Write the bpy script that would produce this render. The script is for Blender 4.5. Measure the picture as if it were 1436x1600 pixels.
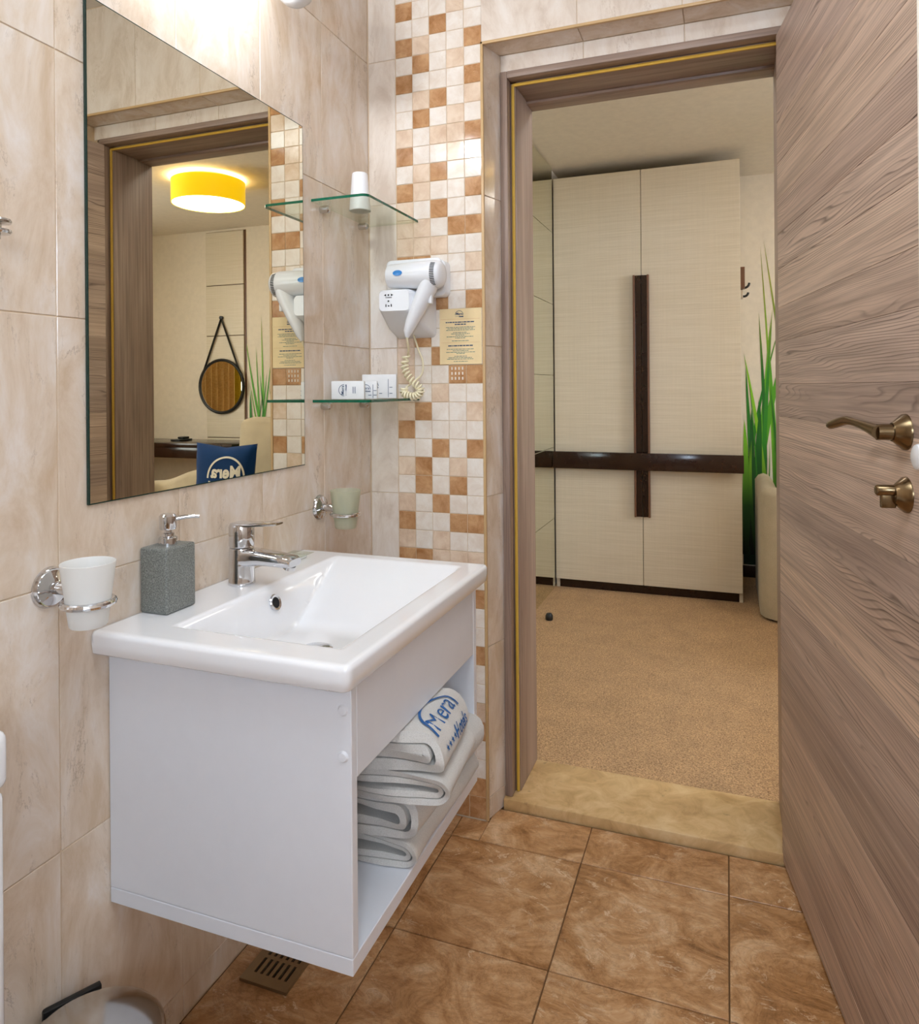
import bpy, bmesh, math, random
from mathutils import Vector, Matrix
random.seed(7)
PI = math.pi
scn = bpy.context.scene
COL = scn.collection
for o in list(bpy.data.objects):
    bpy.data.objects.remove(o)

# ------------------------------------------------------------------ camera
F_PX, HORIZON, YAW, ROLL, CAM_H = 1125.0, 606.8, math.radians(20.33), math.radians(-0.461), 1.16
fw = Vector((-math.sin(YAW), math.cos(YAW), 0))
rt = Vector((math.cos(YAW), math.sin(YAW), 0))
up = Vector((0, 0, 1))
r2 = rt * math.cos(ROLL) + up * math.sin(ROLL)
u2 = -rt * math.sin(ROLL) + up * math.cos(ROLL)
cd = bpy.data.cameras.new('camera')
cam = bpy.data.objects.new('camera', cd)
COL.objects.link(cam)
cam.matrix_world = Matrix(((r2.x, u2.x, -fw.x, 0), (r2.y, u2.y, -fw.y, 0), (r2.z, u2.z, -fw.z, CAM_H), (0, 0, 0, 1)))
cd.sensor_fit = 'VERTICAL'
cd.sensor_height = 36
cd.lens = F_PX / 1600 * 36
cd.shift_y = (HORIZON - 800) / 1600
cd.clip_start = 0.02
scn.camera = cam

# ------------------------------------------------------------------ world, exposure, bathroom lamp and added bedroom fill lights
w = bpy.data.worlds.new('world')
scn.world = w
w.use_nodes = True
w.node_tree.nodes['Background'].inputs[0].default_value = (0.8, 0.88, 1, 1)
w.node_tree.nodes['Background'].inputs[1].default_value = 0.4
vs = scn.view_settings
vs.view_transform = 'Standard'
vs.look = 'None'
vs.gamma = 1
vs.use_curve_mapping = False
vs.exposure = 0.1

CEIL_W, SCONCE_W, WIN_BATH, WIN_BED, DRUM_W, DRUM_E, BED_FILL_W = 13.0, 4.6, 25.0, 14.0, 7.0, 13.0, 7.0


def lamp(name, kind, loc, energy, color=(1, 1, 1), size=0.1, size_y=None, rot=(0, 0, 0)):
    d = bpy.data.lights.new(name, kind)
    d.energy = energy
    d.color = color
    if kind == 'AREA':
        d.size = size
        if size_y:
            d.shape = 'RECTANGLE'
            d.size_y = size_y
    else:
        d.shadow_soft_size = size
    o = bpy.data.objects.new(name, d)
    COL.objects.link(o)
    o.location = loc
    o.rotation_euler = rot
    return o


lamp('bathroom_ceiling_lamp', 'AREA', (-0.05, 0.35, 2.42), CEIL_W, (0.86, 0.97, 1.08), 0.7, 0.7)
lamp('bedroom_fill_light', 'AREA', (2.3, 2.6, 2.40), BED_FILL_W, (0.95, 0.97, 1), 0.6, 0.6)  # added fill light, out of both views, no real fitting behind it
lamp('bedroom_entry_fill', 'AREA', (-0.2, 2.5, 2.40), BED_FILL_W * 0.7, (0.95, 0.97, 1), 0.4, 0.4)  # second added fill, hidden above the doorway, brightens the bedroom


# ------------------------------------------------------------------ materials
def lin(c):
    return tuple(((x / 255) / 12.92 if x / 255 <= 0.04045 else ((x / 255 + 0.055) / 1.055) ** 2.4) for x in c) + (1,)


class NT:
    def __init__(s, name):
        s.m = bpy.data.materials.new(name)
        s.m.use_nodes = True
        s.t = s.m.node_tree
        s.b = s.t.nodes['Principled BSDF']
        s.out = s.t.nodes['Material Output']

    def n(s, typ, **kw):
        x = s.t.nodes.new(typ)
        for k, v in kw.items():
            if k.startswith('i_'):
                key = k[2:]
                key = int(key) if key.isdigit() else key.replace('_', ' ')
                x.inputs[key].default_value = v
            else:
                setattr(x, k, v)
        return x

    def l(s, a, b):
        s.t.links.new(a, b)

    def coords(s, scale=(1, 1, 1), rnd=True, rot=(0, 0, 0)):
        tc = s.n('ShaderNodeTexCoord')
        mp = s.n('ShaderNodeMapping')
        mp.inputs['Scale'].default_value = scale
        mp.inputs['Rotation'].default_value = rot
        s.l(tc.outputs['Object'], mp.inputs['Vector'])
        if rnd:
            oi = s.n('ShaderNodeObjectInfo')
            ml = s.n('ShaderNodeMath', operation='MULTIPLY')
            ml.inputs[1].default_value = 60.0
            s.l(oi.outputs['Random'], ml.inputs[0])
            s.l(ml.outputs[0], mp.inputs['Location'])
        return mp.outputs['Vector']

    def noise(s, vec, scale, detail=4, rough=0.55, dist=0.0):
        x = s.n('ShaderNodeTexNoise')
        x.inputs['Scale'].default_value = scale
        x.inputs['Detail'].default_value = detail
        x.inputs['Roughness'].default_value = rough
        x.inputs['Distortion'].default_value = dist
        s.l(vec, x.inputs['Vector'])
        return x.outputs['Fac']

    def ramp(s, fac, stops):
        x = s.n('ShaderNodeValToRGB')
        cr = x.color_ramp
        while len(cr.elements) < len(stops):
            cr.elements.new(0.5)
        for e, (p, c) in zip(cr.elements, stops):
            e.position = p
            e.color = c
        s.l(fac, x.inputs[0])
        return x.outputs['Color']

    def mix(s, a, b, fac, mode='MIX'):
        x = s.n('ShaderNodeMix', data_type='RGBA', blend_type=mode)
        if isinstance(fac, (int, float)):
            x.inputs[0].default_value = fac
        else:
            s.l(fac, x.inputs[0])
        for sock, val in ((x.inputs[6], a), (x.inputs[7], b)):
            if isinstance(val, tuple):
                sock.default_value = val
            else:
                s.l(val, sock)
        return x.outputs[2]

    def bump(s, h, strength=0.2, dist=0.001):
        x = s.n('ShaderNodeBump')
        x.inputs['Strength'].default_value = strength
        x.inputs['Distance'].default_value = dist
        s.l(h, x.inputs['Height'])
        s.l(x.outputs['Normal'], s.b.inputs['Normal'])

    def color(s, c):
        if isinstance(c, tuple):
            s.b.inputs['Base Color'].default_value = c
        else:
            s.l(c, s.b.inputs['Base Color'])

    def set(s, rough=0.5, metal=0.0, spec=0.5, coat=0.0):
        s.b.inputs['Roughness'].default_value = rough
        s.b.inputs['Metallic'].default_value = metal
        s.b.inputs['Specular IOR Level'].default_value = spec
        s.b.inputs['Coat Weight'].default_value = coat
        s.b.inputs['Coat Roughness'].default_value = 0.05
        return s.m


def plain(name, rgb, rough=0.5, metal=0.0, var=0.04, scale=30, spec=0.5, coat=0.0, bump=0.0):
    t = NT(name)
    c = lin(rgb)
    f = t.noise(t.coords(rnd=False), scale, 3)
    lo = tuple(max(0, x * (1 - var)) for x in c[:3]) + (1,)
    hi = tuple(min(1, x * (1 + var)) for x in c[:3]) + (1,)
    t.color(t.ramp(f, [(0.3, lo), (0.7, hi)]))
    if bump:
        t.bump(f, bump)
    return t.set(rough, metal, spec, coat)


def tile_mat(name, base, dark, light, vein, vertical=True, rough=0.12):
    t = NT(name)
    v = t.coords((12, 12, 5.0) if vertical else (22, 22, 22))
    f1 = t.noise(v, 1.0, 9, 0.68, 0.5)
    c = t.ramp(f1, [(0.34, lin(dark)), (0.5, lin(base)), (0.66, lin(light))])
    v2 = t.coords((14, 14, 4.5) if vertical else (16, 16, 16))
    f2 = t.noise(v2, 1.0, 8, 0.7, 0.35)
    veins = t.ramp(f2, [(0.49, (0, 0, 0, 1)), (0.5, (1, 1, 1, 1)), (0.512, (0, 0, 0, 1))])
    f3 = t.noise(v2, 1.3, 3)
    mask = t.ramp(f3, [(0.5, (0, 0, 0, 1)), (0.7, (0.7, 0.7, 0.7, 1))])
    vm = t.mix(veins, mask, 1.0, 'MULTIPLY')
    t.color(t.mix(c, lin(vein), vm))
    fine = t.noise(t.coords((1, 1, 1)), 220, 2)
    t.bump(fine, 0.04, 0.0004)
    return t.set(rough, 0, 0.5)


def marble_floor():
    t = NT('floor_tile_glaze')
    v = t.coords((1, 1, 1))
    v1 = t.coords((6.0, 9.5, 6), rot=(0, 0, 0.7))
    f1 = t.noise(v1, 1.0, 12, 0.72, 1.3)
    c = t.ramp(f1, [(0.3, lin((126, 84, 46))), (0.42, lin((168, 120, 74))), (0.52, lin((194, 148, 102))), (0.66, lin((218, 182, 142))), (0.76, lin((232, 206, 172)))])
    f2 = t.noise(v1, 2.2, 10, 0.75, 1.8)
    veins = t.ramp(f2, [(0.56, (0, 0, 0, 1)), (0.59, (1, 1, 1, 1)), (0.63, (0, 0, 0, 1))])
    dk = t.ramp(t.noise(v1, 1.7, 10, 0.75, 2.4), [(0.47, (1, 1, 1, 1)), (0.5, (0.62, 0.58, 0.54, 1)), (0.53, (1, 1, 1, 1))])
    c = t.mix(c, dk, 0.7, 'MULTIPLY')
    f3 = t.noise(v, 7, 3)
    m = t.mix(veins, t.ramp(f3, [(0.47, (0, 0, 0, 1)), (0.62, (0.85, 0.85, 0.85, 1))]), 1.0, 'MULTIPLY')
    t.color(t.mix(c, lin((234, 212, 182)), m))
    t.bump(t.noise(v, 90, 4), 0.05, 0.0005)
    return t.set(0.28, 0, 0.4)


def stone(name, a, b, c3, scale=14, rough=0.35):
    t = NT(name)
    v = t.coords((1, 1, 1))
    f = t.noise(v, scale, 6, 0.65, 0.8)
    c = t.ramp(f, [(0.3, lin(a)), (0.5, lin(b)), (0.7, lin(c3))])
    pits = t.ramp(t.noise(v, scale * 2.2, 3), [(0.66, (0, 0, 0, 1)), (0.74, (0.5, 0.5, 0.5, 1))])
    t.color(t.mix(c, lin((120, 88, 55)), pits))
    t.bump(f, 0.08)
    return t.set(rough)


def wood(name, tones, axis='x', rough=0.42, streak=0.55):
    """Ash-like laminate: grain runs along the local axis given."""
    t = NT(name)
    sc = {'x': (0.9, 8, 13), 'z': (13, 13, 0.9), 'y': (13, 0.9, 13)}[axis]
    v = t.coords(sc)
    oi = t.n('ShaderNodeObjectInfo')
    c = t.ramp(oi.outputs['Random'], [(i / (len(tones) - 1), lin(k)) for i, k in enumerate(tones)])
    broad = t.noise(v, 1.0, 4, 0.6, 0.9)
    c = t.mix(c, t.ramp(broad, [(0.3, lin((146, 124, 112))), (0.7, lin((222, 200, 182)))]), 0.38)
    # growth rings: near-parallel lines across the board, pushed about by a long soft noise
    warp = t.noise(t.coords({'x': (0.8, 6, 7), 'z': (7, 7, 0.8), 'y': (7, 0.8, 7)}[axis]), 1.0, 3, 0.5, 0.4)
    tc = t.n('ShaderNodeTexCoord')
    sp = t.n('ShaderNodeSeparateXYZ')
    t.l(tc.outputs['Object'], sp.inputs[0])
    across = t.n('ShaderNodeMath', operation='ADD')
    t.l(sp.outputs['Z' if axis == 'x' else 'X'], across.inputs[0])
    t.l(sp.outputs['Y'] if axis != 'y' else sp.outputs['Z'], across.inputs[1])
    a1 = t.n('ShaderNodeMath', operation='MULTIPLY')
    a1.inputs[1].default_value = 170.0
    t.l(across.outputs[0], a1.inputs[0])
    a2 = t.n('ShaderNodeMath', operation='MULTIPLY_ADD')
    a2.inputs[1].default_value = 26.0
    t.l(warp, a2.inputs[0])
    t.l(a1.outputs[0], a2.inputs[2])
    fr = t.n('ShaderNodeMath', operation='FRACT')
    t.l(a2.outputs[0], fr.inputs[0])
    ring = t.ramp(fr.outputs[0], [(0.0, (1.06, 1.06, 1.06, 1)), (0.6, (0.97, 0.96, 0.96, 1)), (0.86, (0.36, 0.32, 0.31, 1)), (1.0, (1.06, 1.06, 1.06, 1))])
    rm_ = t.noise(v, 1.4, 2)
    ring = t.mix((1, 1, 1, 1), ring, t.ramp(rm_, [(0.35, (0.15, 0.15, 0.15, 1)), (0.6, (1, 1, 1, 1))]))
    c = t.mix(c, ring, streak, 'MULTIPLY')
    sc2 = tuple(k * 9 if k > 2 else k * 3 for k in sc)
    fine = t.noise(t.coords(sc2), 1.0, 3, 0.6)
    c = t.mix(c, t.ramp(fine, [(0.32, (0.66, 0.63, 0.62, 1)), (0.62, (1.12, 1.11, 1.10, 1))]), 0.8, 'MULTIPLY')
    t.color(c)
    t.bump(fine, 0.12, 0.0006)
    return t.set(rough)


def fabric(name, a, b, scale=500, rough=0.95, bump=0.5, dist=0.002):
    t = NT(name)
    v = t.coords(rnd=False)
    f = t.noise(v, scale, 3, 0.7)
    g = t.noise(v, 9, 2)
    c = t.ramp(f, [(0.32, lin(a)), (0.68, lin(b))])
    c = t.mix(c, t.ramp(g, [(0.3, (0.9, 0.9, 0.9, 1)), (0.7, (1.05, 1.05, 1.05, 1))]), 1.0, 'MULTIPLY')
    t.color(c)
    t.bump(f, bump, dist)
    m = t.set(rough, 0, 0.15)
    t.b.inputs['Sheen Weight'].default_value = 0.15
    return m


def glass_face(name, tint, opacity=0.08, rough=0.0):
    t = NT(name)
    tr = t.n('ShaderNodeBsdfTransparent')
    tr.inputs[0].default_value = tint
    gl = t.n('ShaderNodeBsdfGlossy')
    gl.inputs['Roughness'].default_value = rough
    lw = t.n('ShaderNodeLayerWeight')
    lw.inputs[0].default_value = 0.5
    pw_ = t.n('ShaderNodeMath', operation='POWER')
    pw_.inputs[1].default_value = 4.0
    t.l(lw.outputs['Facing'], pw_.inputs[0])
    ma = t.n('ShaderNodeMath', operation='MULTIPLY_ADD')
    ma.inputs[1].default_value = 0.5
    ma.inputs[2].default_value = 0.04
    t.l(pw_.outputs[0], ma.inputs[0])
    mx = t.n('ShaderNodeMixShader')
    t.l(ma.outputs[0], mx.inputs[0])
    t.l(tr.outputs[0], mx.inputs[1])
    t.l(gl.outputs[0], mx.inputs[2])
    t.l(mx.outputs[0], t.out.inputs[0])
    return t.m


def frosted(name, rgb, see_through, rough=0.35):
    t = NT(name)
    t.color(lin(rgb))
    t.set(rough, 0, 0.4)
    tl = t.n('ShaderNodeBsdfTranslucent')
    tl.inputs[0].default_value = lin(rgb)
    m1 = t.n('ShaderNodeMixShader')
    m1.inputs[0].default_value = 0.4
    t.l(t.b.outputs[0], m1.inputs[1])
    t.l(tl.outputs[0], m1.inputs[2])
    tr = t.n('ShaderNodeBsdfTransparent')
    f = t.noise(t.coords((20, 20, 3), rnd=False), 1.0, 3)
    fr = t.ramp(f, [(0.3, (see_through * 0.6,) * 3 + (1,)), (0.7, (min(1, see_through * 1.4),) * 3 + (1,))])
    m2 = t.n('ShaderNodeMixShader')
    t.l(fr, m2.inputs[0])
    t.l(m1.outputs[0], m2.inputs[1])
    t.l(tr.outputs[0], m2.inputs[2])
    t.l(m2.outputs[0], t.out.inputs[0])
    return t.m


def emit(name, rgb, strength):
    t = NT(name)
    e = t.n('ShaderNodeEmission')
    e.inputs[0].default_value = lin(rgb)
    e.inputs[1].default_value = strength
    t.l(e.outputs[0], t.out.inputs[0])
    return t.m


def granite(name):
    t = NT(name)
    v = t.coords(rnd=False)
    a = t.noise(v, 420, 2, 0.7)
    b = t.noise(v, 900, 1)
    c = t.ramp(a, [(0.35, lin((62, 64, 61))), (0.5, lin((116, 119, 114))), (0.68, lin((176, 178, 170)))])
    c = t.mix(c, t.ramp(b, [(0.35, lin((84, 87, 83))), (0.6, lin((132, 135, 130)))]), 0.5)
    t.color(c)
    return t.set(0.4)


def linen_laminate(name, a, b, rough=0.4):
    t = NT(name)
    f = t.noise(t.coords((3, 3, 160), rnd=False), 1.0, 4, 0.7)
    g = t.noise(t.coords((160, 160, 3), rnd=False), 1.0, 3, 0.7)
    c = t.ramp(f, [(0.3, lin(a)), (0.7, lin(b))])
    c = t.mix(c, t.ramp(g, [(0.3, (0.95, 0.95, 0.95, 1)), (0.7, (1.03, 1.03, 1.03, 1))]), 0.6, 'MULTIPLY')
    t.color(c)
    return t.set(rough)


def blade_mat():
    t = NT('printed_grass_green')
    oi = t.n('ShaderNodeObjectInfo')
    base = t.ramp(oi.outputs['Random'], [(0, lin((14, 84, 28))), (0.35, lin((34, 130, 30))), (0.7, lin((92, 168, 30))), (1, lin((140, 200, 44)))])
    tc = t.n('ShaderNodeTexCoord')
    sp = t.n('ShaderNodeSeparateXYZ')
    t.l(tc.outputs['Object'], sp.inputs[0])
    mr = t.n('ShaderNodeMapRange')
    mr.inputs['From Min'].default_value = 0.0
    mr.inputs['From Max'].default_value = 1.0
    t.l(sp.outputs['Z'], mr.inputs[0])
    dk = t.ramp(mr.outputs[0], [(0.0, lin((6, 34, 16))), (0.35, lin((60, 90, 60))), (0.75, (1, 1, 1, 1))])
    c = t.mix(base, dk, 1.0, 'MULTIPLY')
    mr2 = t.n('ShaderNodeMapRange')
    mr2.inputs['From Min'].default_value = 1.15
    mr2.inputs['From Max'].default_value = 1.7
    t.l(sp.outputs['Z'], mr2.inputs[0])
    c = t.mix(c, lin((150, 160, 60)), mr2.outputs[0])
    t.color(c)
    return t.set(0.5)


M = {}
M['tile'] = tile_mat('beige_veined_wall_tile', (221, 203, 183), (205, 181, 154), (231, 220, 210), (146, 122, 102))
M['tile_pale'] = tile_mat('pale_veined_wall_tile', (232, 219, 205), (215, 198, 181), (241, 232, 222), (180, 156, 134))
M['grout'] = plain('beige_grout', (220, 196, 166), 0.9)
M['wall_plain'] = plain('beige_wall', (226, 212, 198), 0.4)
M['mos_L'] = tile_mat('mosaic_cream', (239, 228, 215), (230, 215, 199), (246, 238, 228), (214, 194, 174), False, 0.08)
M['mos_T'] = tile_mat('mosaic_tan', (228, 203, 177), (214, 184, 156), (238, 217, 194), (196, 160, 128), False, 0.08)
M['mos_B'] = tile_mat('mosaic_brown', (190, 142, 98), (164, 114, 70), (210, 166, 122), (222, 184, 144), False, 0.08)
M['edge_trim'] = plain('beige_edge_trim', (206, 172, 124), 0.35)
M['floor_tile'] = marble_floor()
M['floor_grout'] = plain('brown_grout', (120, 88, 54), 0.9)
M['threshold'] = stone('travertine', (186, 148, 98), (212, 176, 124), (228, 198, 150))
M['carpet'] = fabric('tan_carpet', (126, 90, 54), (226, 184, 134), 200, 1.0, 1.0, 0.004)
M['plaster'] = plain('white_plaster', (226, 218, 208), 0.85)
M['plaster_warm'] = plain('cream_plaster', (226, 216, 200), 0.85)
M['door_wood'] = wood('ash_laminate_planks', [(168, 148, 138), (228, 202, 180), (186, 166, 156), (240, 214, 190), (176, 154, 142), (216, 190, 172), (198, 178, 168)], 'x', streak=1.0)
M['frame_wood_z'] = wood('ash_laminate_upright', [(134, 110, 96), (140, 116, 102)], 'z', streak=0.35)
M['frame_wood_x'] = wood('ash_laminate_header', [(130, 106, 92), (136, 112, 98)], 'x', streak=0.35)
M['seal'] = plain('yellow_rubber_seal', (214, 172, 66), 0.5)
M['white_lam'] = plain('white_laminate', (226, 227, 232), 0.35, var=0.01)
M['ceramic'] = plain('white_ceramic', (242, 242, 244), 0.06, var=0.005, coat=0.5)
M['chrome'] = plain('polished_chrome', (212, 212, 214), 0.06, 1.0, var=0.01)
M['steel'] = plain('brushed_steel', (206, 205, 203), 0.16, 1.0, var=0.05)
M['drain_steel'] = plain('bronzed_steel_grate', (150, 128, 98), 0.35, 0.8)
M['brass'] = plain('aged_brass', (126, 106, 78), 0.25, 1.0, var=0.1)
M['mirror'] = plain('mirror_silver', (226, 222, 206), 0.0, 1.0, var=0.0)
M['mirror_dim'] = plain('tinted_mirror_silver', (224, 226, 208), 0.0, 1.0, var=0.0)
M['mirror_edge'] = plain('dark_green_glass_edge', (22, 52, 46), 0.2)
M['glass_face'] = glass_face('clear_shelf_glass', (0.93, 0.96, 0.91, 1))
M['glass_edge'] = plain('green_glass_edge', (8, 92, 66), 0.1, var=0.2, scale=60)
M['frost_white'] = frosted('white_frosted_glass', (250, 250, 248), 0.04)
M['frost_grey'] = frosted('grey_frosted_glass', (214, 214, 190), 0.32)
M['plastic_white'] = plain('white_plastic', (236, 237, 240), 0.25, var=0.01)
M['plastic_cup'] = plain('white_cup_plastic', (240, 240, 242), 0.3, var=0.02)
M['cord'] = plain('cream_cord_plastic', (244, 234, 200), 0.4)
M['dark'] = plain('black_plastic', (20, 20, 20), 0.4)
M['hole'] = plain('dark_void', (8, 7, 6), 0.8)
M['blue'] = plain('blue_print', (24, 92, 156), 0.5)
M['blue_badge'] = plain('blue_badge_plastic', (10, 120, 196), 0.3)
M['ink'] = plain('teal_ink', (70, 110, 116), 0.7)
M['ink_dark'] = plain('dark_blue_ink', (52, 74, 108), 0.7)
M['ink_tan'] = plain('tan_ink', (220, 176, 130), 0.7)
M['card'] = plain('cream_card', (243, 218, 168), 0.6)
M['paper'] = plain('white_paper', (236, 236, 236), 0.5)
M['towel'] = fabric('white_terry', (214, 209, 202), (238, 234, 228), 700, 1.0, 0.7, 0.003)
M['granite'] = granite('grey_speckled_resin')
M['wardrobe'] = linen_laminate('cream_linen_laminate', (206, 194, 172), (222, 211, 192))
M['wenge'] = plain('dark_wenge_gloss', (42, 25, 19), 0.15, var=0.12, scale=25)
M['wenge_edge'] = plain('brown_wenge_edge', (110, 76, 56), 0.35)
M['skirting'] = plain('dark_brown_skirting', (60, 42, 32), 0.4)
M['chair'] = fabric('beige_upholstery', (176, 160, 134), (200, 186, 160), 600, 1.0, 0.3)
M['pillow'] = fabric('navy_velvet', (10, 44, 92), (20, 66, 122), 500, 1.0, 0.4)
M['pillow_print'] = plain('white_print', (228, 226, 214), 0.7)
M['blade'] = blade_mat()
M['mural_base'] = plain('printed_dark_green', (10, 40, 20), 0.5, var=0.5, scale=12)
M['curtain'] = fabric('brown_striped_curtain', (206, 166, 108), (232, 196, 140), 60)
M['curtain_olive'] = fabric('olive_curtain', (170, 146, 26), (196, 168, 50), 60)
M['lamp_glass'] = emit('lit_lamp_diffuser', (255, 250, 240), DRUM_E)
M['bath_pane'] = emit('daylit_frosted_pane', (216, 234, 255), WIN_BATH)
M['bed_pane'] = emit('daylit_pane', (240, 248, 255), WIN_BED)
M['mirror_panel'] = plain('cream_gloss_panel', (208, 200, 172), 0.15)


def shade_mat():
    t = NT('yellow_lamp_shade')
    t.color(lin((250, 214, 24)))
    t.set(0.35)
    t.b.inputs['Emission Color'].default_value = lin((255, 206, 10))
    t.b.inputs['Emission Strength'].default_value = 0.75
    return t.m


M['shade'] = shade_mat()


def shade_white():
    t = NT('opal_glass_shade')
    t.color(lin((226, 228, 232)))
    return t.set(0.25)


M['opal'] = shade_white()

# ------------------------------------------------------------------ mesh helpers
ORG = {}


def tag(o, label=None, cat=None, group=None, kind=None):
    if label: o['label'] = label
    if cat: o['category'] = cat
    if group: o['group'] = group
    if kind: o['kind'] = kind
    return o


def empty(name, loc, label=None, cat=None, group=None, kind=None, local=False, rz=0.0):
    o = bpy.data.objects.new(name, None)
    COL.objects.link(o)
    o.location = loc
    o.rotation_euler = (0, 0, rz)
    o.empty_display_size = 0.05
    ORG[o.name] = Vector((0, 0, 0)) if local else Vector(loc)
    return tag(o, label, cat, group, kind)


class MB:
    def __init__(s):
        s.v, s.f, s.mi = [], [], []

    def add(s, vs_, fs, mi=0, mat=None):
        b = len(s.v)
        for p in vs_:
            p = Vector(p)
            s.v.append(mat @ p if mat is not None else p)
        for f in fs:
            s.f.append([b + i for i in f])
            s.mi.append(mi)
        return s

    def box(s, x0, x1, y0, y1, z0, z1, bev=0.0, seg=2, mi=0, mat=None):
        vs_ = [(x0, y0, z0), (x1, y0, z0), (x1, y1, z0), (x0, y1, z0), (x0, y0, z1), (x1, y0, z1), (x1, y1, z1), (x0, y1, z1)]
        fs = [(0, 3, 2, 1), (4, 5, 6, 7), (0, 1, 5, 4), (1, 2, 6, 5), (2, 3, 7, 6), (3, 0, 4, 7)]
        if bev <= 0:
            return s.add(vs_, fs, mi, mat)
        bm = bmesh.new()
        bv = [bm.verts.new(p) for p in vs_]
        for f in fs:
            bm.faces.new([bv[i] for i in f])
        bmesh.ops.bevel(bm, geom=bm.edges[:], offset=bev, segments=seg, affect='EDGES', profile=0.5)
        return s.frombm(bm, mi, mat)

    def frombm(s, bm, mi=0, mat=None):
        bm.verts.index_update()
        s.add([v.co.copy() for v in bm.verts], [[v.index for v in f.verts] for f in bm.faces], mi, mat)
        bm.free()
        return s

    def lathe(s, prof, n=32, mat=None, mi=0, arc=2 * PI):
        vs_, fs, rings = [], [], []
        for r, z in prof:
            if r <= 1e-6:
                rings.append([len(vs_)])
                vs_.append((0, 0, z))
            else:
                rings.append(list(range(len(vs_), len(vs_) + n)))
                for i in range(n):
                    a = arc * i / n
                    vs_.append((r * math.cos(a), r * math.sin(a), z))
        for a, b in zip(rings[:-1], rings[1:]):
            for i in range(n):
                j = (i + 1) % n
                if len(a) == 1 and len(b) == 1: continue
                if len(a) == 1:
                    fs.append((a[0], b[j], b[i]))
                elif len(b) == 1:
                    fs.append((a[i], a[j], b[0]))
                else:
                    fs.append((a[i], a[j], b[j], b[i]))
        return s.add(vs_, fs, mi, mat)

    def tube(s, path, rad, n=8, closed=False, mi=0, caps=True, mat=None, flat=1.0):
        path = [Vector(p) for p in path]
        m = len(path)
        vs_, fs = [], []
        T = []
        for i in range(m):
            a = path[(i - 1) % m] if (closed or i > 0) else path[i]
            b = path[(i + 1) % m] if (closed or i < m - 1) else path[i]
            T.append((b - a).normalized())
        ref = Vector((0, 0, 1)) if abs(T[0].z) < 0.9 else Vector((1, 0, 0))
        N = (ref - T[0] * ref.dot(T[0])).normalized()
        for i in range(m):
            if i:
                N = (N - T[i] * N.dot(T[i]))
                N = N.normalized() if N.length > 1e-6 else Vector((1, 0, 0))
            B = T[i].cross(N)
            r = rad[i] if isinstance(rad, (list, tuple)) else rad
            for k in range(n):
                a = 2 * PI * k / n
                vs_.append(path[i] + N * (r * flat * math.sin(a)) + B * (r * math.cos(a)))
        for i in range(m if closed else m - 1):
            j = (i + 1) % m
            for k in range(n):
                l = (k + 1) % n
                fs.append((i * n + k, i * n + l, j * n + l, j * n + k))
        if caps and not closed:
            fs.append(tuple(range(n - 1, -1, -1)))
            fs.append(tuple((m - 1) * n + k for k in range(n)))
        return s.add(vs_, fs, mi, mat)

    def prism(s, poly, fn, h0, h1, mi=0):
        """poly: outline in (a,b); fn(a,b,h) -> world point."""
        n = len(poly)
        vs_ = [fn(a, b, h0) for a, b in poly] + [fn(a, b, h1) for a, b in poly]
        fs = [tuple(range(n - 1, -1, -1)), tuple(range(n, 2 * n))]
        for i in range(n):
            j = (i + 1) % n
            fs.append((i, j, n + j, n + i))
        return s.add(vs_, fs, mi)

    def loft(s, rings, mi=0, cap=True, mat=None):
        n = len(rings[0])
        vs_ = [p for r in rings for p in r]
        fs = []
        for i in range(len(rings) - 1):
            for k in range(n):
                l = (k + 1) % n
                fs.append((i * n + k, i * n + l, (i + 1) * n + l, (i + 1) * n + k))
        if cap:
            fs.append(tuple(range(n - 1, -1, -1)))
            fs.append(tuple((len(rings) - 1) * n + k for k in range(n)))
        return s.add(vs_, fs, mi, mat)

    def obj(s, name, mats, parent=None, smooth=True, angle=35, org=None, recalc=True):
        if parent is not None:
            o_ = ORG[parent.name]
        elif org is not None:
            o_ = Vector(org)
        else:
            xs = [p.x for p in s.v]; ys = [p.y for p in s.v]; zs = [p.z for p in s.v]
            o_ = Vector(((min(xs) + max(xs)) / 2, (min(ys) + max(ys)) / 2, min(zs)))
        me = bpy.data.meshes.new(name)
        me.from_pydata([tuple(p - o_) for p in s.v], [], s.f)
        if not isinstance(mats, (list, tuple)):
            mats = [mats]
        for m in mats:
            me.materials.append(M[m] if isinstance(m, str) else m)
        me.polygons.foreach_set('material_index', s.mi)
        if recalc:
            bm = bmesh.new()
            bm.from_mesh(me)
            bmesh.ops.recalc_face_normals(bm, faces=bm.faces[:])
            bm.to_mesh(me)
            bm.free()
        if smooth:
            me.polygons.foreach_set('use_smooth', [True] * len(me.polygons))
            me.set_sharp_from_angle(angle=math.radians(angle))
        me.update()
        o = bpy.data.objects.new(name, me)
        COL.objects.link(o)
        if parent is not None:
            o.parent = parent
            ORG[o.name] = o_
        else:
            o.location = o_
            ORG[o.name] = o_
        return o


def place(name, me, parent, loc, rot=(0, 0, 0)):
    o = bpy.data.objects.new(name, me)
    COL.objects.link(o)
    o.parent = parent
    o.location = Vector(loc) - ORG[parent.name]
    o.rotation_euler = rot
    ORG[o.name] = Vector(loc)
    return o


def rot_to(direction):
    return Vector((0, 0, 1)).rotation_difference(Vector(direction)).to_matrix().to_4x4()


def at(loc, direction=(0, 0, 1)):
    return Matrix.Translation(Vector(loc)) @ rot_to(direction)


_tile_cache = {}


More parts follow.
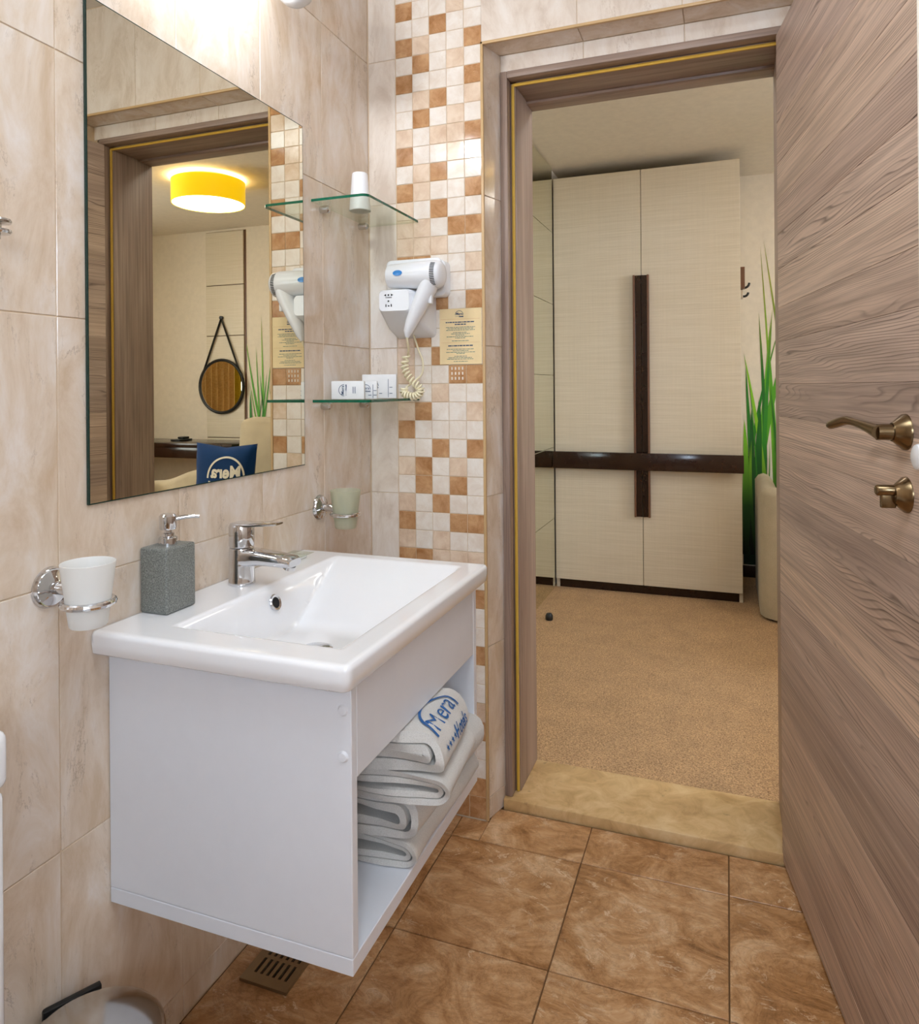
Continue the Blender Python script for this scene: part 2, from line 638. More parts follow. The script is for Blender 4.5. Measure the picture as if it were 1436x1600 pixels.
def tile_mesh(w_, h_, th, normal, mat, cham=0.0009):
    """Thin bevelled slab; w along the wall, h the other way, front face at 0 looking along normal."""
    key = (round(w_, 4), round(h_, 4), th, normal, mat)
    if key in _tile_cache:
        return _tile_cache[key]
    W, H, c = w_ / 2, h_ / 2, cham
    loc = [(-W, -H, -th), (W, -H, -th), (W, H, -th), (-W, H, -th), (-W, -H, -c), (W, -H, -c), (W, H, -c), (-W, H, -c),
           (-W + c, -H + c, 0), (W - c, -H + c, 0), (W - c, H - c, 0), (-W + c, H - c, 0)]
    fs = [(8, 9, 10, 11)] + [(a, b, b + 4, a + 4) for a, b in ((0, 1), (1, 2))] + [(2, 3, 7, 6), (3, 0, 4, 7)] + \
         [(4, 5, 9, 8), (5, 6, 10, 9), (6, 7, 11, 10), (7, 4, 8, 11)]
    mp = {'+x': lambda a, b, d: (d, a, b), '-y': lambda a, b, d: (a, -d, b), '+z': lambda a, b, d: (a, b, d),
          '-z': lambda a, b, d: (a, b, -d)}[normal]
    me = bpy.data.meshes.new('tile_slab')
    me.from_pydata([mp(*p) for p in loc], [], fs)
    bm = bmesh.new()
    bm.from_mesh(me)
    bmesh.ops.recalc_face_normals(bm, faces=bm.faces[:])
    bm.to_mesh(me)
    bm.free()
    # an open-backed slab: make sure the front looks outward
    nrm = {'+x': Vector((1, 0, 0)), '-y': Vector((0, -1, 0)), '+z': Vector((0, 0, 1)), '-z': Vector((0, 0, -1))}[normal]
    if me.polygons[0].normal.dot(nrm) < 0:
        me.flip_normals()
    me.materials.append(M[mat])
    _tile_cache[key] = me
    return me


def text_polys(body, size, shear=0.0, bold=0.0, align='CENTER', spacing=1.0):
    cu = bpy.data.curves.new('lettering', 'FONT')
    cu.body = body
    cu.size = size
    cu.shear = shear
    cu.align_x = align
    cu.offset = bold
    cu.space_character = spacing
    cu.resolution_u = 3
    ob = bpy.data.objects.new('lettering', cu)
    COL.objects.link(ob)
    dg = bpy.context.evaluated_depsgraph_get()
    me = bpy.data.meshes.new_from_object(ob.evaluated_get(dg))
    vs_ = [tuple(v.co) for v in me.vertices]
    fs = [tuple(p.vertices) for p in me.polygons]
    bpy.data.objects.remove(ob)
    bpy.data.curves.remove(cu)
    bpy.data.meshes.remove(me)
    return vs_, fs


def star_poly(cx, cy, r):
    pts = []
    for i in range(10):
        a = PI / 2 + i * PI / 5
        q = r if i % 2 == 0 else r * 0.42
        pts.append((cx + q * math.cos(a), cy + q * math.sin(a)))
    return pts


def emblem(mb, fn, size, arc=True, mi=0, bold=0.0):
    """The house emblem: name under a half ring, stars and italic word below. fn(a,b)->point."""
    vs_, fs = text_polys('Mera', 0.42 * size, 0.0, bold * size)
    mb.add([fn(x, y + 0.02 * size) for x, y, z in vs_], fs, mi)
    vs_, fs = text_polys('Hotels', 0.22 * size, 0.35, (bold + 0.004) * size, 'LEFT')
    mb.add([fn(x - 0.06 * size, y - 0.24 * size) for x, y, z in vs_], fs, mi)
    for k in range(4):
        p = star_poly((-0.48 + 0.125 * k) * size, -0.17 * size, 0.05 * size)
        b = len(p)
        mb.add([fn(*q) for q in p] + [fn((-0.48 + 0.125 * k) * size, -0.17 * size)], [(i, (i + 1) % b, b) for i in range(b)], mi)
    if arc:
        n = 28
        ro, ri = 0.56 * size, 0.51 * size
        vs_ = []
        for i in range(n + 1):
            a = PI * i / n
            vs_ += [fn(ro * math.cos(a), ro * math.sin(a)), fn(ri * math.cos(a), ri * math.sin(a))]
        mb.add(vs_, [(2 * i, 2 * i + 1, 2 * i + 3, 2 * i + 2) for i in range(n)], mi)


def sstep(a, b, x):
    q = min(1, max(0, (x - a) / (b - a)))
    return q * q * (3 - 2 * q)


# ------------------------------------------------------------------ the setting: bathroom shell
XA, YB = -0.95, 1.832          # tiled faces of the mirror wall and of the door wall
RX0, RX1, RY, RZ = -0.608, 0.178, 1.92, 2.084   # recess around the door
Z_ROWS = [0.058, 0.463, 0.868, 1.274, 1.679, 2.084, 2.44]
ROW = [-0.0] + Z_ROWS[0:]

wl = MB().box(XA - 0.10, XA - 0.0018, -1.3, 2.14, -0.05, 2.5).obj('wall_left', 'grout', smooth=False, org=(0, 0, 0))
tag(wl, kind='structure')
ycols = [0.04, 0.297, 0.554, 0.811, 1.068, 1.325, 1.581, YB]
zr = [0.0, 0.058, 0.463, 0.868, 1.274, 1.679, 2.084, 2.438]
G = 0.0016
for i in range(len(ycols) - 1):
    for k in range(len(zr) - 1):
        y0, y1, z0, z1 = ycols[i], ycols[i + 1], zr[k], zr[k + 1]
        me = tile_mesh(y1 - y0 - G, z1 - z0 - G, 0.0022, '+x', 'tile')
        place('wall_tile', me, wl, (XA, (y0 + y1) / 2, (z0 + z1) / 2))

wf = MB()
wf.box(XA - 0.0018, RX0 - 0.0018, YB + 0.0018, 2.14, -0.05, 2.5)
wf.box(RX0 - 0.006, -0.575, RY + 0.0018, 2.14, -0.05, RZ + 0.006)
wf.box(RX1 + 0.006, 1.1, YB + 0.0018, 2.14, -0.05, 2.5)
wf.box(RX0 - 0.006, RX1 + 0.006, YB + 0.0018, 2.14, RZ + 0.0018, 2.5)
wf.box(-0.575, 0.165, RY + 0.0018, 2.14, 2.028, RZ + 0.006)
wf.box(0.152, RX1 + 0.006, RY + 0.0018, 2.14, -0.05, RZ + 0.006)
wall_front = tag(wf.obj('wall_front', 'grout', smooth=False, org=(0, 0, 0)), kind='structure')
for k in range(len(zr) - 1):                                   # narrow column beside the corner
    z0, z1 = zr[k], zr[k + 1]
    place('wall_tile', tile_mesh(-0.8635 - XA - G - 0.002, z1 - z0 - G, 0.0022, '-y', 'tile_pale'), wall_front,
          ((XA + 0.002 - 0.8635) / 2, YB, (z0 + z1) / 2))
xj = [RX0 - 0.002, -0.351, -0.093, 0.165, 0.422, 0.68, 0.94]   # above the door
for i in range(len(xj) - 1):
    place('wall_tile', tile_mesh(xj[i + 1] - xj[i] - G, 2.438 - 2.084 - G, 0.0022, '-y', 'tile_pale'), wall_front,
          ((xj[i] + xj[i + 1]) / 2, YB, (2.084 + 2.438) / 2))
for k in range(len(zr) - 2):                                   # right of the recess
    for x0, x1 in ((RX1 + 0.004, 0.422), (0.422, 0.68), (0.68, 0.94)):
        place('wall_tile', tile_mesh(x1 - x0 - G, zr[k + 1] - zr[k] - G, 0.0022, '-y', 'tile_pale'), wall_front,
              ((x0 + x1) / 2, YB, (zr[k] + zr[k + 1]) / 2))
for x0, x1 in ((-0.583, -0.351), (-0.351, -0.093), (-0.093, RX1)):   # recess: strip over the casing and soffit
    place('wall_tile', tile_mesh(x1 - x0 - G, 2.082 - 2.036, 0.0022, '-y', 'tile_pale'), wall_front, ((x0 + x1) / 2, RY, 2.060))
    x0_ = RX0 if x0 < -0.5 else x0
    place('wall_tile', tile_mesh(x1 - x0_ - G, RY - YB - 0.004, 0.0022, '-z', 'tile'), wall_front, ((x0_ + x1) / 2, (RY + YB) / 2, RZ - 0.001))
# reveal on the left of the recess, slightly splayed
for k in range(len(zr) - 2):
    z0, z1 = max(zr[k], 0.0), zr[k + 1]
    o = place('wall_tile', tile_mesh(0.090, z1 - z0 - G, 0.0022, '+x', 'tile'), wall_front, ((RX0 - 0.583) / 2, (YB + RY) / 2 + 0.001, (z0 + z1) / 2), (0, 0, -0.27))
rv = MB().prism([(RX0 - 0.006, YB + 0.003), (RX0 - 0.0018, YB + 0.003), (-0.586, RY - 0.001), (-0.586, RY + 0.0016), (RX0 - 0.006, RY + 0.0016)],
                lambda a, b, h: (a, b, h), 0.0, RZ).obj('reveal_core', 'grout', wall_front, smooth=False)
# mosaic strip: five columns, read row by row downwards from the ceiling
PAT = '''LTLLT LBLLL BLTLL LLLTL BLLTL LLBLL BTLLB
LBLTL BLLLB LTBLT LBLTL TLTTB BLWTL LTBLL BTLWB
TLBLW TTLBB TTTLL BBLLT LLLLL LTBLB LBLLL TBLLL
TLBLL TLLBB LLTLL TBLLT BLLLL LLBLB TBLTL LBLBL
TLBLL BLLBB TLTLL BBTTT LTLBL BLLTB LBTLL LLLTL
TBLLB LTLBL BLLBL LLTLT LBLLB TLLBL LLTLL LBLBB LLLBB'''.split()
XC = [-0.8625 + 0.0508 * i for i in range(6)]
ZTOP = 2.084 + 7 * 0.0506
wmos = M['mos_L']
for r, row in enumerate(PAT):
    z1 = ZTOP - r * 0.0506
    z0 = z1 - 0.0506 if z1 - 0.0506 > 0.012 else 0.001
    if z1 < 0.02:
        break
    for c, ch in enumerate(row):
        me = tile_mesh(0.0508 - 0.0016, z1 - z0 - 0.0016, 0.0022, '-y', {'L': 'mos_L', 'W': 'mos_L', 'T': 'mos_T', 'B': 'mos_B'}[ch], 0.0009)
        o = place('mosaic_tile', me, wall_front, ((XC[c] + XC[c + 1]) / 2, YB, (z0 + z1) / 2))
        if random.random() < 0.25:
            o.rotation_euler = (random.uniform(-0.006, 0.006), 0, random.uniform(-0.006, 0.006))
dots = MB()
for i in range(4):
    for k in range(3):
        dx, dz_ = XC[3] + 0.010 + i * 0.0103, ZTOP - 25 * 0.0506 + 0.014 + k * 0.0135
        dots.box(dx - 0.002, dx + 0.002, YB - 0.0012, YB + 0.0005, dz_ - 0.004, dz_ + 0.004, 0.0006, 1)
tag(dots.obj('mosaic_relief', 'mos_L', wall_front), kind='stuff')
tr = MB().box(RX0 - 0.004, RX0 + 0.004, YB - 0.003, YB + 0.006, 0.0, RZ + 0.004, 0.0018)
tr.box(RX0 - 0.004, RX1, YB - 0.003, YB + 0.006, RZ - 0.004, RZ + 0.004, 0.0018)
tag(tr.obj('trim_1', 'edge_trim', org=(0, 0, 0)), kind='structure')

wr = MB().box(0.94, 1.04, -1.3, YB + 0.005, -0.05, 2.5).obj('wall_right', 'wall_plain', smooth=False, org=(0, 0, 0))
tag(wr, kind='structure')
wb = MB().box(XA - 0.1, 1.04, -1.4, -1.3, -0.05, 1.35)
wb.box(XA - 0.1, 1.04, -1.4, -1.3, 2.05, 2.5)
wb.box(XA - 0.1, 0.30, -1.4, -1.3, 1.35, 2.05)
wb.box(0.92, 1.04, -1.4, -1.3, 1.35, 2.05)
tag(wb.obj('wall_back', 'wall_plain', smooth=False, org=(0, 0, 0)), kind='structure')
win1 = empty('window_1', (0.61, -1.35, 1.35), kind='structure')
wm = MB()
for b in ((0.30, 0.92, 1.35, 1.39), (0.30, 0.92, 2.01, 2.05), (0.30, 0.34, 1.39, 2.01), (0.88, 0.92, 1.39, 2.01)):
    wm.box(b[0], b[1], -1.36, -1.31, b[2], b[3], 0.003)
wm.obj('window_frame', 'white_lam', win1)
MB().box(0.34, 0.88, -1.345, -1.335, 1.39, 2.01).obj('pane', 'bath_pane', win1, smooth=False)
cl = MB().box(XA - 0.1, 1.04, -1.4, 2.14, 2.44, 2.54).obj('ceiling', 'plaster', smooth=False, org=(0, 0, 0))
tag(cl, kind='structure')

fl = MB().box(XA - 0.1, 1.04, -1.4, 2.14, -0.06, -0.004).obj('floor', 'floor_grout', smooth=False, org=(0, 0, 0))
tag(fl, kind='structure')
fx = [XA + 0.001, -0.679, -0.341, -0.003, 0.335, 0.673, 0.938]
fy = [-0.318, 0.026, 0.370, 0.714, 1.058, 1.402, 1.746, 1.898]
for i in range(len(fx) - 1):
    for j in range(len(fy) - 1):
        x0, x1, y0, y1 = fx[i], fx[i + 1], fy[j], fy[j + 1]
        if j == len(fy) - 2 and (x1 < -0.65 or x0 > 0.3):
            y1 = YB - 0.001
        if j == len(fy) - 2 and i in (1, 4):
            # the last row runs into the recess only between its reveals: split the piece
            cut = RX0 + 0.004 if i == 1 else RX1 - 0.006
            segs = [((x0, cut), YB - 0.001), ((cut, x1), y1)] if i == 1 else [((x0, x1), YB - 0.001)]
            for (a, b), yy in segs:
                place('floor_tile', tile_mesh(b - a - 0.001, yy - y0 - 0.003, 0.005, '+z', 'floor_tile', 0.001), fl, ((a + b) / 2, (y0 + yy) / 2, 0.0))
            continue
        place('floor_tile', tile_mesh(x1 - x0 - 0.003, y1 - y0 - 0.003, 0.005, '+z', 'floor_tile', 0.001), fl, ((x0 + x1) / 2, (y0 + y1) / 2, 0.0))

# threshold slab and door frame
th = MB().box(-0.585, 0.15, 1.900, 2.138, -0.004, 0.028, 0.004)
tag(th.obj('trim_2', 'threshold'), kind='structure')
fr = empty('door_1', (-0.2, 2.02, 0.028), kind='structure')
JX0, JX1, JZ = -0.548, 0.126, 2.0
f = MB()
f.box(-0.583, -0.5625, 1.914, 1.952, 0.029, 2.036, 0.002)                      # casing
f.box(-0.5765, JX0, 1.9525, 2.135, 0.029, 2.015, 0.001)                    # jamb behind the rebate
f.obj('jamb', 'frame_wood_z', fr)
f = MB()
f.box(0.140, 0.152, 1.921, 1.952, 0.029, 2.036, 0.002)
f.box(JX1, 0.152, 1.9525, 2.135, 0.029, 2.015, 0.001)
f.obj('jamb', 'frame_wood_z', fr)
f = MB()
f.box(-0.5625, 0.152, 1.914, 1.952, 2.0165, 2.036, 0.002)
f.box(JX0, JX1, 1.9525, 2.07, JZ + 0.007, 2.0275, 0.001)
f.box(JX0, JX1, 2.0705, 2.135, JZ, 2.0275, 0.001)
f.obj('head', 'frame_wood_x', fr)
f = MB()
f.tube([(-0.5555, 1.949, 0.03), (-0.5555, 1.949, 2.0085)], 0.0045, 6)
f.tube([(0.133, 1.949, 0.03), (0.133, 1.949, 2.0085)], 0.0045, 6)
f.tube([(-0.5555, 1.949, 2.0085), (0.133, 1.949, 2.0085)], 0.0045, 6)
f.obj('rubber_seal', 'seal', fr)

# ------------------------------------------------------------------ open door leaf (local frame: x along the leaf, -y towards us)
PHI = math.radians(9.2)
DL, DT, DH = 0.788, 0.036, 2.0
door = empty('door_2', (0.1195, 1.908, 0.010), 'open bathroom door of grey brown ash planks with a brass lever', 'door', local=True,
             rz=math.atan2(-math.cos(PHI), math.sin(PHI)), kind='structure')
MB().box(0.001, DL - 0.001, 0.004, DT, 0.001, DH - 0.001).obj('leaf_core', 'frame_wood_x', door, smooth=False)
zs = [0.0]
ref = [0.662, 0.738, 0.828, 0.900, 0.993, 1.077, 1.154, 1.256, 1.339]
z = 0.662
low = []
while z > 0.06:
    low.append(z)
    z -= random.choice([0.085, 0.095, 0.1, 0.09])
zs = [0.0] + sorted(low) + ref[1:]
z = ref[-1]
while z < DH - 0.12:
    z += random.choice([0.085, 0.1, 0.092, 0.105])
    zs.append(z)
zs.append(DH)
for k in range(len(zs) - 1):
    z0, z1 = zs[k], zs[k + 1]
    mb = MB()
    c = 0.0006
    mb.box(0, DL, 0.0, 0.004, z0 - (z0 + z1) / 2 + 0.0002, z1 - (z0 + z1) / 2 - 0.0002, c, 1)
    me = mb.obj('plank', 'door_wood', door, smooth=False)
    me.location = (0, 0, (z0 + z1) / 2)
e = MB().box(DL, DL + 0.0015, 0.0, DT, 0, DH)
tag(e.obj('edge_banding', 'plaster_warm', door, smooth=False), 'pale edge banding of the door')


def rosette(z_, s_):
    prof = [(0, 0.020), (0.013, 0.020), (0.014, 0.018), (0.0255, 0.004), (0.026, 0.0), (0, 0.0)]
    return MB().lathe(prof, 36, at((s_, 0, z_), (0, -1, 0)))


HS, HZ = 0.742, 1.083
hd = MB()
hd.lathe([(0, 0.0185), (0.0135, 0.0185), (0.0145, 0.0165), (0.0255, 0.004), (0.026, 0.0), (0, 0)], 40, at((HS, 0, HZ), (0, -1, 0)))
ho = hd.obj('lever_handle', 'brass', door, angle=50)
n1 = MB().lathe([(0, 0.0), (0.0115, 0.0), (0.0115, 0.026), (0, 0.026)], 28, at((HS, -0.012, HZ), (0, -1, 0)))
path, rads = [], []
for i in range(19):
    q = i / 18
    path.append((HS + 0.006 - 0.152 * q, -0.036 - 0.024 * q, HZ + 0.013 * math.sin(min(1, q * 1.35) * PI * 0.5) - 0.012 * max(0, q - 0.62) / 0.38))
    rads.append(0.0118 - 0.0055 * math.sin(min(1, q * 2.0) * PI / 2) + (0.002 * math.sin((q - 0.5) / 0.5 * PI * 0.9) if q > 0.5 else 0) - (0.003 if i == 18 else 0))
n1.tube(path, rads, 16, flat=0.9)
n1.obj('lever', 'brass', ho, angle=50)
TZ = 0.994
th_ = MB().lathe([(0, 0.017), (0.013, 0.017), (0.0145, 0.015), (0.0255, 0.003), (0.026, 0.0), (0, 0)], 40, at((HS, 0, TZ), (0, -1, 0)))
tho = th_.obj('thumb_turn', 'brass', door, angle=50)
tn = MB().lathe([(0, 0), (0.008, 0.0), (0.008, 0.024), (0.006, 0.026), (0, 0.026)], 20, at((HS, -0.014, TZ + 0.006), (0, -1, 0)))
tn.box(HS - 0.004, HS + 0.004, -0.034, -0.014, TZ - 0.019, TZ + 0.006, 0.002)
tn.obj('turn_knob', 'brass', tho, angle=50)
bmp = MB().lathe([(0, 0.009), (0.012, 0.009), (0.0165, 0.007), (0.018, 0.004), (0.018, 0), (0, 0)], 32, at((DL + 0.004, -0.0, 1.052), (0, -1, 0)))
tag(bmp.obj('door_bumper', 'plastic_white', door), 'round white bumper near the free edge')

# ------------------------------------------------------------------ bedroom shell
BZ, BX1, BYF, BYN, BCZ = 0.016, 2.8, 4.65, 2.14, 2.42
b = MB().box(-1.05, 2.9, BYN, 4.75, -0.06, BZ)
tag(b.obj('carpet_floor', 'carpet', smooth=False, org=(0, 0, 0)), kind='structure').name = 'floor_bedroom'
b = MB().box(-1.05, 2.9, BYN, 4.75, BCZ, BCZ + 0.1)
tag(b.obj('ceiling_bedroom', 'plaster_warm', smooth=False, org=(0, 0, 0)), kind='structure')
b = MB().box(-1.05, 2.9, BYF, 4.75, BZ, BCZ)
tag(b.obj('wall_far', 'plaster_warm', smooth=False, org=(0, 0, 0)), kind='structure')
b = MB().box(-1.05, -0.940, BYN, BYF, BZ, BCZ)
tag(b.obj('wall_bedroom_left', 'plaster_warm', smooth=False, org=(0, 0, 0)), kind='structure')
b = MB()
b.box(1.1, 2.9, BYN - 0.1, BYN, BZ, BCZ)
tag(b.obj('wall_bedroom_near', 'plaster_warm', smooth=False, org=(0, 0, 0)), kind='structure')
b = MB()
b.box(BX1, 2.9, 3.2, BYF, BZ, BCZ)
b.box(BX1, 2.9, BYN, 2.3, BZ, BCZ)
b.box(BX1, 2.9, 2.3, 3.2, BZ, 0.85)
b.box(BX1, 2.9, 2.3, 3.2, 2.25, BCZ)
tag(b.obj('wall_bedroom_right', 'plaster_warm', smooth=False, org=(0, 0, 0)), kind='structure')
win2 = empty('window_2', (2.84, 2.7, 0.85), kind='structure')
wm = MB()
for y0, y1, z0, z1 in ((2.3, 3.2, 0.85, 0.9), (2.3, 3.2, 2.2, 2.25), (2.3, 2.35, 0.9, 2.2), (3.15, 3.2, 0.9, 2.2), (2.73, 2.77, 0.9, 2.2)):
    wm.box(2.81, 2.87, y0, y1, z0, z1, 0.003)
wm.obj('window_frame', 'white_lam', win2)
for y0, y1 in ((2.35, 2.73), (2.77, 3.15)):
    MB().box(2.835, 2.845, y0, y1, 0.9, 2.2).obj('pane', 'bed_pane', win2, smooth=False)
b = MB().box(0.085, BX1, BYF - 0.014, BYF, BZ, 0.085, 0.003)
tag(b.obj('baseboard_far', 'skirting', org=(0, 0, 0)), kind='structure')

# glossy mirror panels along the bedroom's left wall
mp_ = empty('mirror_panelling', (-0.93, 3.1, BZ), 'tall wall of tinted mirror panels left of the wardrobe', 'mirror')
mz = [BZ, 0.415, 0.82, 1.23, 1.635, 2.045, BCZ - 0.004]
for k in range(6):
    MB().box(-0.939, -0.925, 2.16, 4.04, mz[k] + 0.001, mz[k + 1] - 0.0015, 0.0012, 1).obj('mirror_panel', 'mirror_dim', mp_, smooth=False)

# ------------------------------------------------------------------ wardrobe
WX0, WX1, WY, WZ = -0.923, 0.075, 4.06, 2.356
wd = empty('wardrobe', ((WX0 + WX1) / 2, 4.35, BZ), 'tall cream two-door wardrobe with dark cross-shaped trim beside the grass mural', 'wardrobe')
b = MB()
b.box(WX0, WX0 + 0.018, WY + 0.020, 4.645, BZ, WZ)
b.box(WX1 - 0.018, WX1, WY + 0.020, 4.645, BZ, WZ)
b.box(WX0 + 0.018, WX1 - 0.018, WY + 0.020, 4.645, WZ - 0.018, WZ)
b.box(WX0 + 0.018, WX1 - 0.018, 4.635, 4.645, BZ, WZ - 0.018)
b.box(WX0 + 0.018, WX1 - 0.018, WY + 0.020, 4.635, 0.07, 0.088)
b.obj('carcass', 'wardrobe', wd, smooth=False)
MB().box(WX0 + 0.018, WX1 - 0.018, WY + 0.028, WY + 0.045, BZ, 0.07).obj('plinth', 'wenge', wd, smooth=False)
GAPX = -0.434
for x0, x1, sgn in ((WX0 + 0.001, GAPX - 0.0015, -1), (GAPX + 0.0015, WX1 - 0.001, 1)):
    d = MB().box(x0, x1, WY, WY + 0.0195, 0.068, WZ - 0.001, 0.001, 1).obj('door', 'wardrobe', wd, smooth=False)
    xi = x1 if sgn < 0 else x0
    h = MB()
    xe = xi + sgn * 0.041
    h.box(min(xi, xe), max(xi, xe), WY - 0.012, WY - 0.0005, 0.447, 1.772, 0, mi=0)
    h.box(min(xe, xe - sgn * 0.010), max(xe, xe - sgn * 0.010), WY - 0.032, WY - 0.0125, 0.447, 1.772, 0.001, mi=1)
    h.obj('handle', ['wenge', 'wenge_edge'], d, smooth=False)
MB().box(WX0 + 0.0, WX1 + 0.008, WY - 0.060, WY - 0.034, 0.706, 0.800, 0.002).obj('cross_band', 'wenge', wd)
ck = MB()
ck.box(WX1 + 0.0005, WX1 + 0.026, 4.28, 4.34, 1.70, 1.82, 0.002)
hk = empty('coat_hook', (WX1, 4.31, 1.66), 'dark coat hook with two curved prongs on the side of the wardrobe', 'hook')
ck.obj('backing_board', 'wenge_edge', hk)
for zz, rr in ((1.712, 0.034), (1.665, 0.026)):
    pts = [(WX1 + 0.01, 4.31, zz - 0.004)]
    for i in range(8):
        a = -PI / 2 + i / 7 * PI * 0.5
        pts.append((WX1 + 0.022 + rr * 0.8 * math.cos(a) * 1.0, 4.31, zz + rr * 0.8 + rr * 0.8 * math.sin(a) - 0.006))
    MB().tube(pts, 0.0065, 8).obj('prong', 'dark', hk)
ck2 = MB().box(WX1 + 0.0005, WX1 + 0.016, 4.295, 4.325, 1.645, 1.70, 0.002)
ck2.obj('lower_plate', 'steel', hk)

# black doorstop on the carpet
ds = MB().lathe([(0, 0), (0.017, 0), (0.019, 0.006), (0.018, 0.022), (0.012, 0.032), (0, 0.035)], 24, at((-0.827, 3.478, BZ)))
tag(ds.obj('door_stop', 'dark'), 'small round black doorstop standing on the tan carpet', 'doorstop')

# ------------------------------------------------------------------ grass mural on the far wall
mur = empty('grass_mural', (0.8, BYF, 0.09), 'wall mural of tall green grass blades on the white bedroom wall', 'mural')
ORG[mur.name] = Vector((0.8, BYF, 0.09))
MB().box(0.09, 1.50, BYF - 0.0012, BYF - 0.0002, 0.09, 0.46).obj('dark_base', 'mural_base', mur, smooth=False)


def blade(x0, z0, x1, z1, bend, wd_, k):
    n = 8
    vs_ = []
    y = BYF - 0.0015 - 0.00012 * (k % 60)
    for i in range(n + 1):
        q = i / n
        cx = x0 + (x1 - x0) * q + bend * math.sin(q * PI)
        cz = z0 + (z1 - z0) * q
        ww = wd_ * (1 - q) ** 0.65 * (0.75 + 0.6 * math.sin(min(1, q * 2) * PI / 2)) * 0.5
        vs_ += [(cx - ww, y, cz), (cx + ww, y, cz)]
    mb = MB().add(vs_, [(2 * i, 2 * i + 1, 2 * i + 3, 2 * i + 2) for i in range(n)])
    mb.obj('grass_blade', 'blade', mur, smooth=False, recalc=False)


specs = [(0.27, 0.3, 0.196, 1.995, 0.012, 0.016), (0.42, 0.5, 0.215, 2.03, 0.0, 0.018), (0.10, 0.35, 0.30, 1.52, -0.035, 0.020),
         (0.12, 0.2, 0.25, 1.56, 0.01, 0.03), (0.14, 0.3, 0.36, 1.50, -0.03, 0.045), (0.20, 0.2, 0.185, 1.6, 0.02, 0.026),
         (0.19, 0.2, 0.26, 1.62, -0.01, 0.026), (0.30, 0.2, 0.24, 1.4, 0.0, 0.03), (0.26, 0.2, 0.30, 1.34, 0.02, 0.035),
         (0.16, 0.2, 0.11, 1.28, 0.0, 0.03), (0.24, 0.2, 0.10, 1.36, 0.02, 0.028), (0.11, 0.2, 0.14, 1.02, 0.01, 0.05),
         (0.15, 0.15, 0.19, 1.05, 0.0, 0.06), (0.09, 0.15, 0.10, 0.96, 0.01, 0.05),
         (1.42, 0.3, 1.45, 1.74, 0.0, 0.022), (1.36, 0.5, 1.60, 1.60, 0.02, 0.022), (1.55, 0.4, 1.36, 1.42, -0.02, 0.02),
         (1.44, 0.3, 1.50, 1.50, 0.0, 0.02), (1.50, 0.3, 1.40, 1.30, 0.01, 0.02), (1.38, 0.3, 1.56, 1.22, 0.0, 0.016), (1.57, 0.3, 1.44, 1.15, 0.0, 0.018)]
for i in range(18):
    x = random.uniform(0.1, 0.42)
    specs.append((x, 0.15, x + random.uniform(-0.08, 0.1), random.uniform(0.8, 1.25), random.uniform(-0.03, 0.03), random.uniform(0.008, 0.024)))
for i in range(60):
    x = random.uniform(0.4, 1.42)
    specs.append((x, 0.15, x + random.uniform(-0.14, 0.14), random.uniform(0.8, 1.75), random.uniform(-0.05, 0.05), random.uniform(0.016, 0.045)))
for k, s_ in enumerate(specs):
    s_ = list(s_)
    s_[0] = max(0.098, s_[0]); s_[2] = max(0.094, s_[2])
    blade(*s_, k)

# far-wall panelling and round mirror (seen in the bathroom mirror)
pn = empty('wall_panelling', (1.76, BYF, BZ), 'cream panelled strip on the far wall behind the round mirror', 'wall panel')
pz = [0.09, 0.39, 0.79, 1.19, 1.585, 1.98, 2.40]
for k in range(6):
    MB().box(1.60, 1.955, BYF - 0.018, BYF - 0.004, pz[k] + 0.003, pz[k + 1] - 0.003, 0.002, 1).obj('panel', 'wardrobe', pn, smooth=False)
MB().box(1.585, 1.96, BYF - 0.0042, BYF - 0.0004, 0.088, 2.402).obj('backing', 'wenge_edge', pn, smooth=False)
rm = empty('round_mirror', (1.80, BYF - 0.02, 0.97), 'round black-framed mirror hanging from a black strap on the far wall', 'mirror')
ring = [(1.80 + 0.205 * math.cos(a), BYF - 0.034, 1.19 + 0.205 * math.sin(a)) for a in [2 * PI * i / 48 for i in range(48)]]
MB().tube(ring, 0.012, 8, True).obj('frame', 'dark', rm)
MB().lathe([(0, 0.006), (0.2, 0.006), (0.2, 0), (0, 0)], 48, at((1.80, BYF - 0.029, 1.19), (0, -1, 0))).obj('mirror_glass', 'mirror', rm)
for sg in (-1, 1):
    MB().tube([(1.80 + sg * 0.205, BYF - 0.034, 1.22), (1.80, BYF - 0.030, 1.72)], 0.013, 6, flat=0.3).obj('strap', 'dark', rm)
MB().lathe([(0, 0.02), (0.014, 0.02), (0.014, 0), (0, 0)], 16, at((1.80, BYF - 0.019, 1.725), (0, -1, 0))).obj('peg', 'dark', rm)

# curtain by the bedroom window (seen in the round mirror)
cu = MB()
vs_, fs = [], []
NC = 90
for i in range(NC + 1):
    y = 3.13 + 0.75 * i / NC
    x = 2.74 + 0.03 * math.sin(i * 0.62)
    vs_ += [(x, y, 0.05), (x, y, 2.36), (x + 0.004, y, 2.36), (x + 0.004, y, 0.05)]
for i in range(NC):
    for k in range(4):
        l = (k + 1) % 4
        fs.append((4 * i + k, 4 * i + l, 4 * (i + 1) + l, 4 * (i + 1) + k))
fs += [(0, 1, 2, 3), (4 * NC + 3, 4 * NC + 2, 4 * NC + 1, 4 * NC)]
cu.add(vs_, fs)
for i in range(len(cu.f)):
    cu.mi[i] = 1 if i < 4 * 13 else 0
cur = empty('curtain', (2.74, 3.4, 0.05), 'brown and olive pleated curtain hanging beside the bedroom window', 'curtain')
cu.obj('drape', ['curtain', 'curtain_olive'], cur)
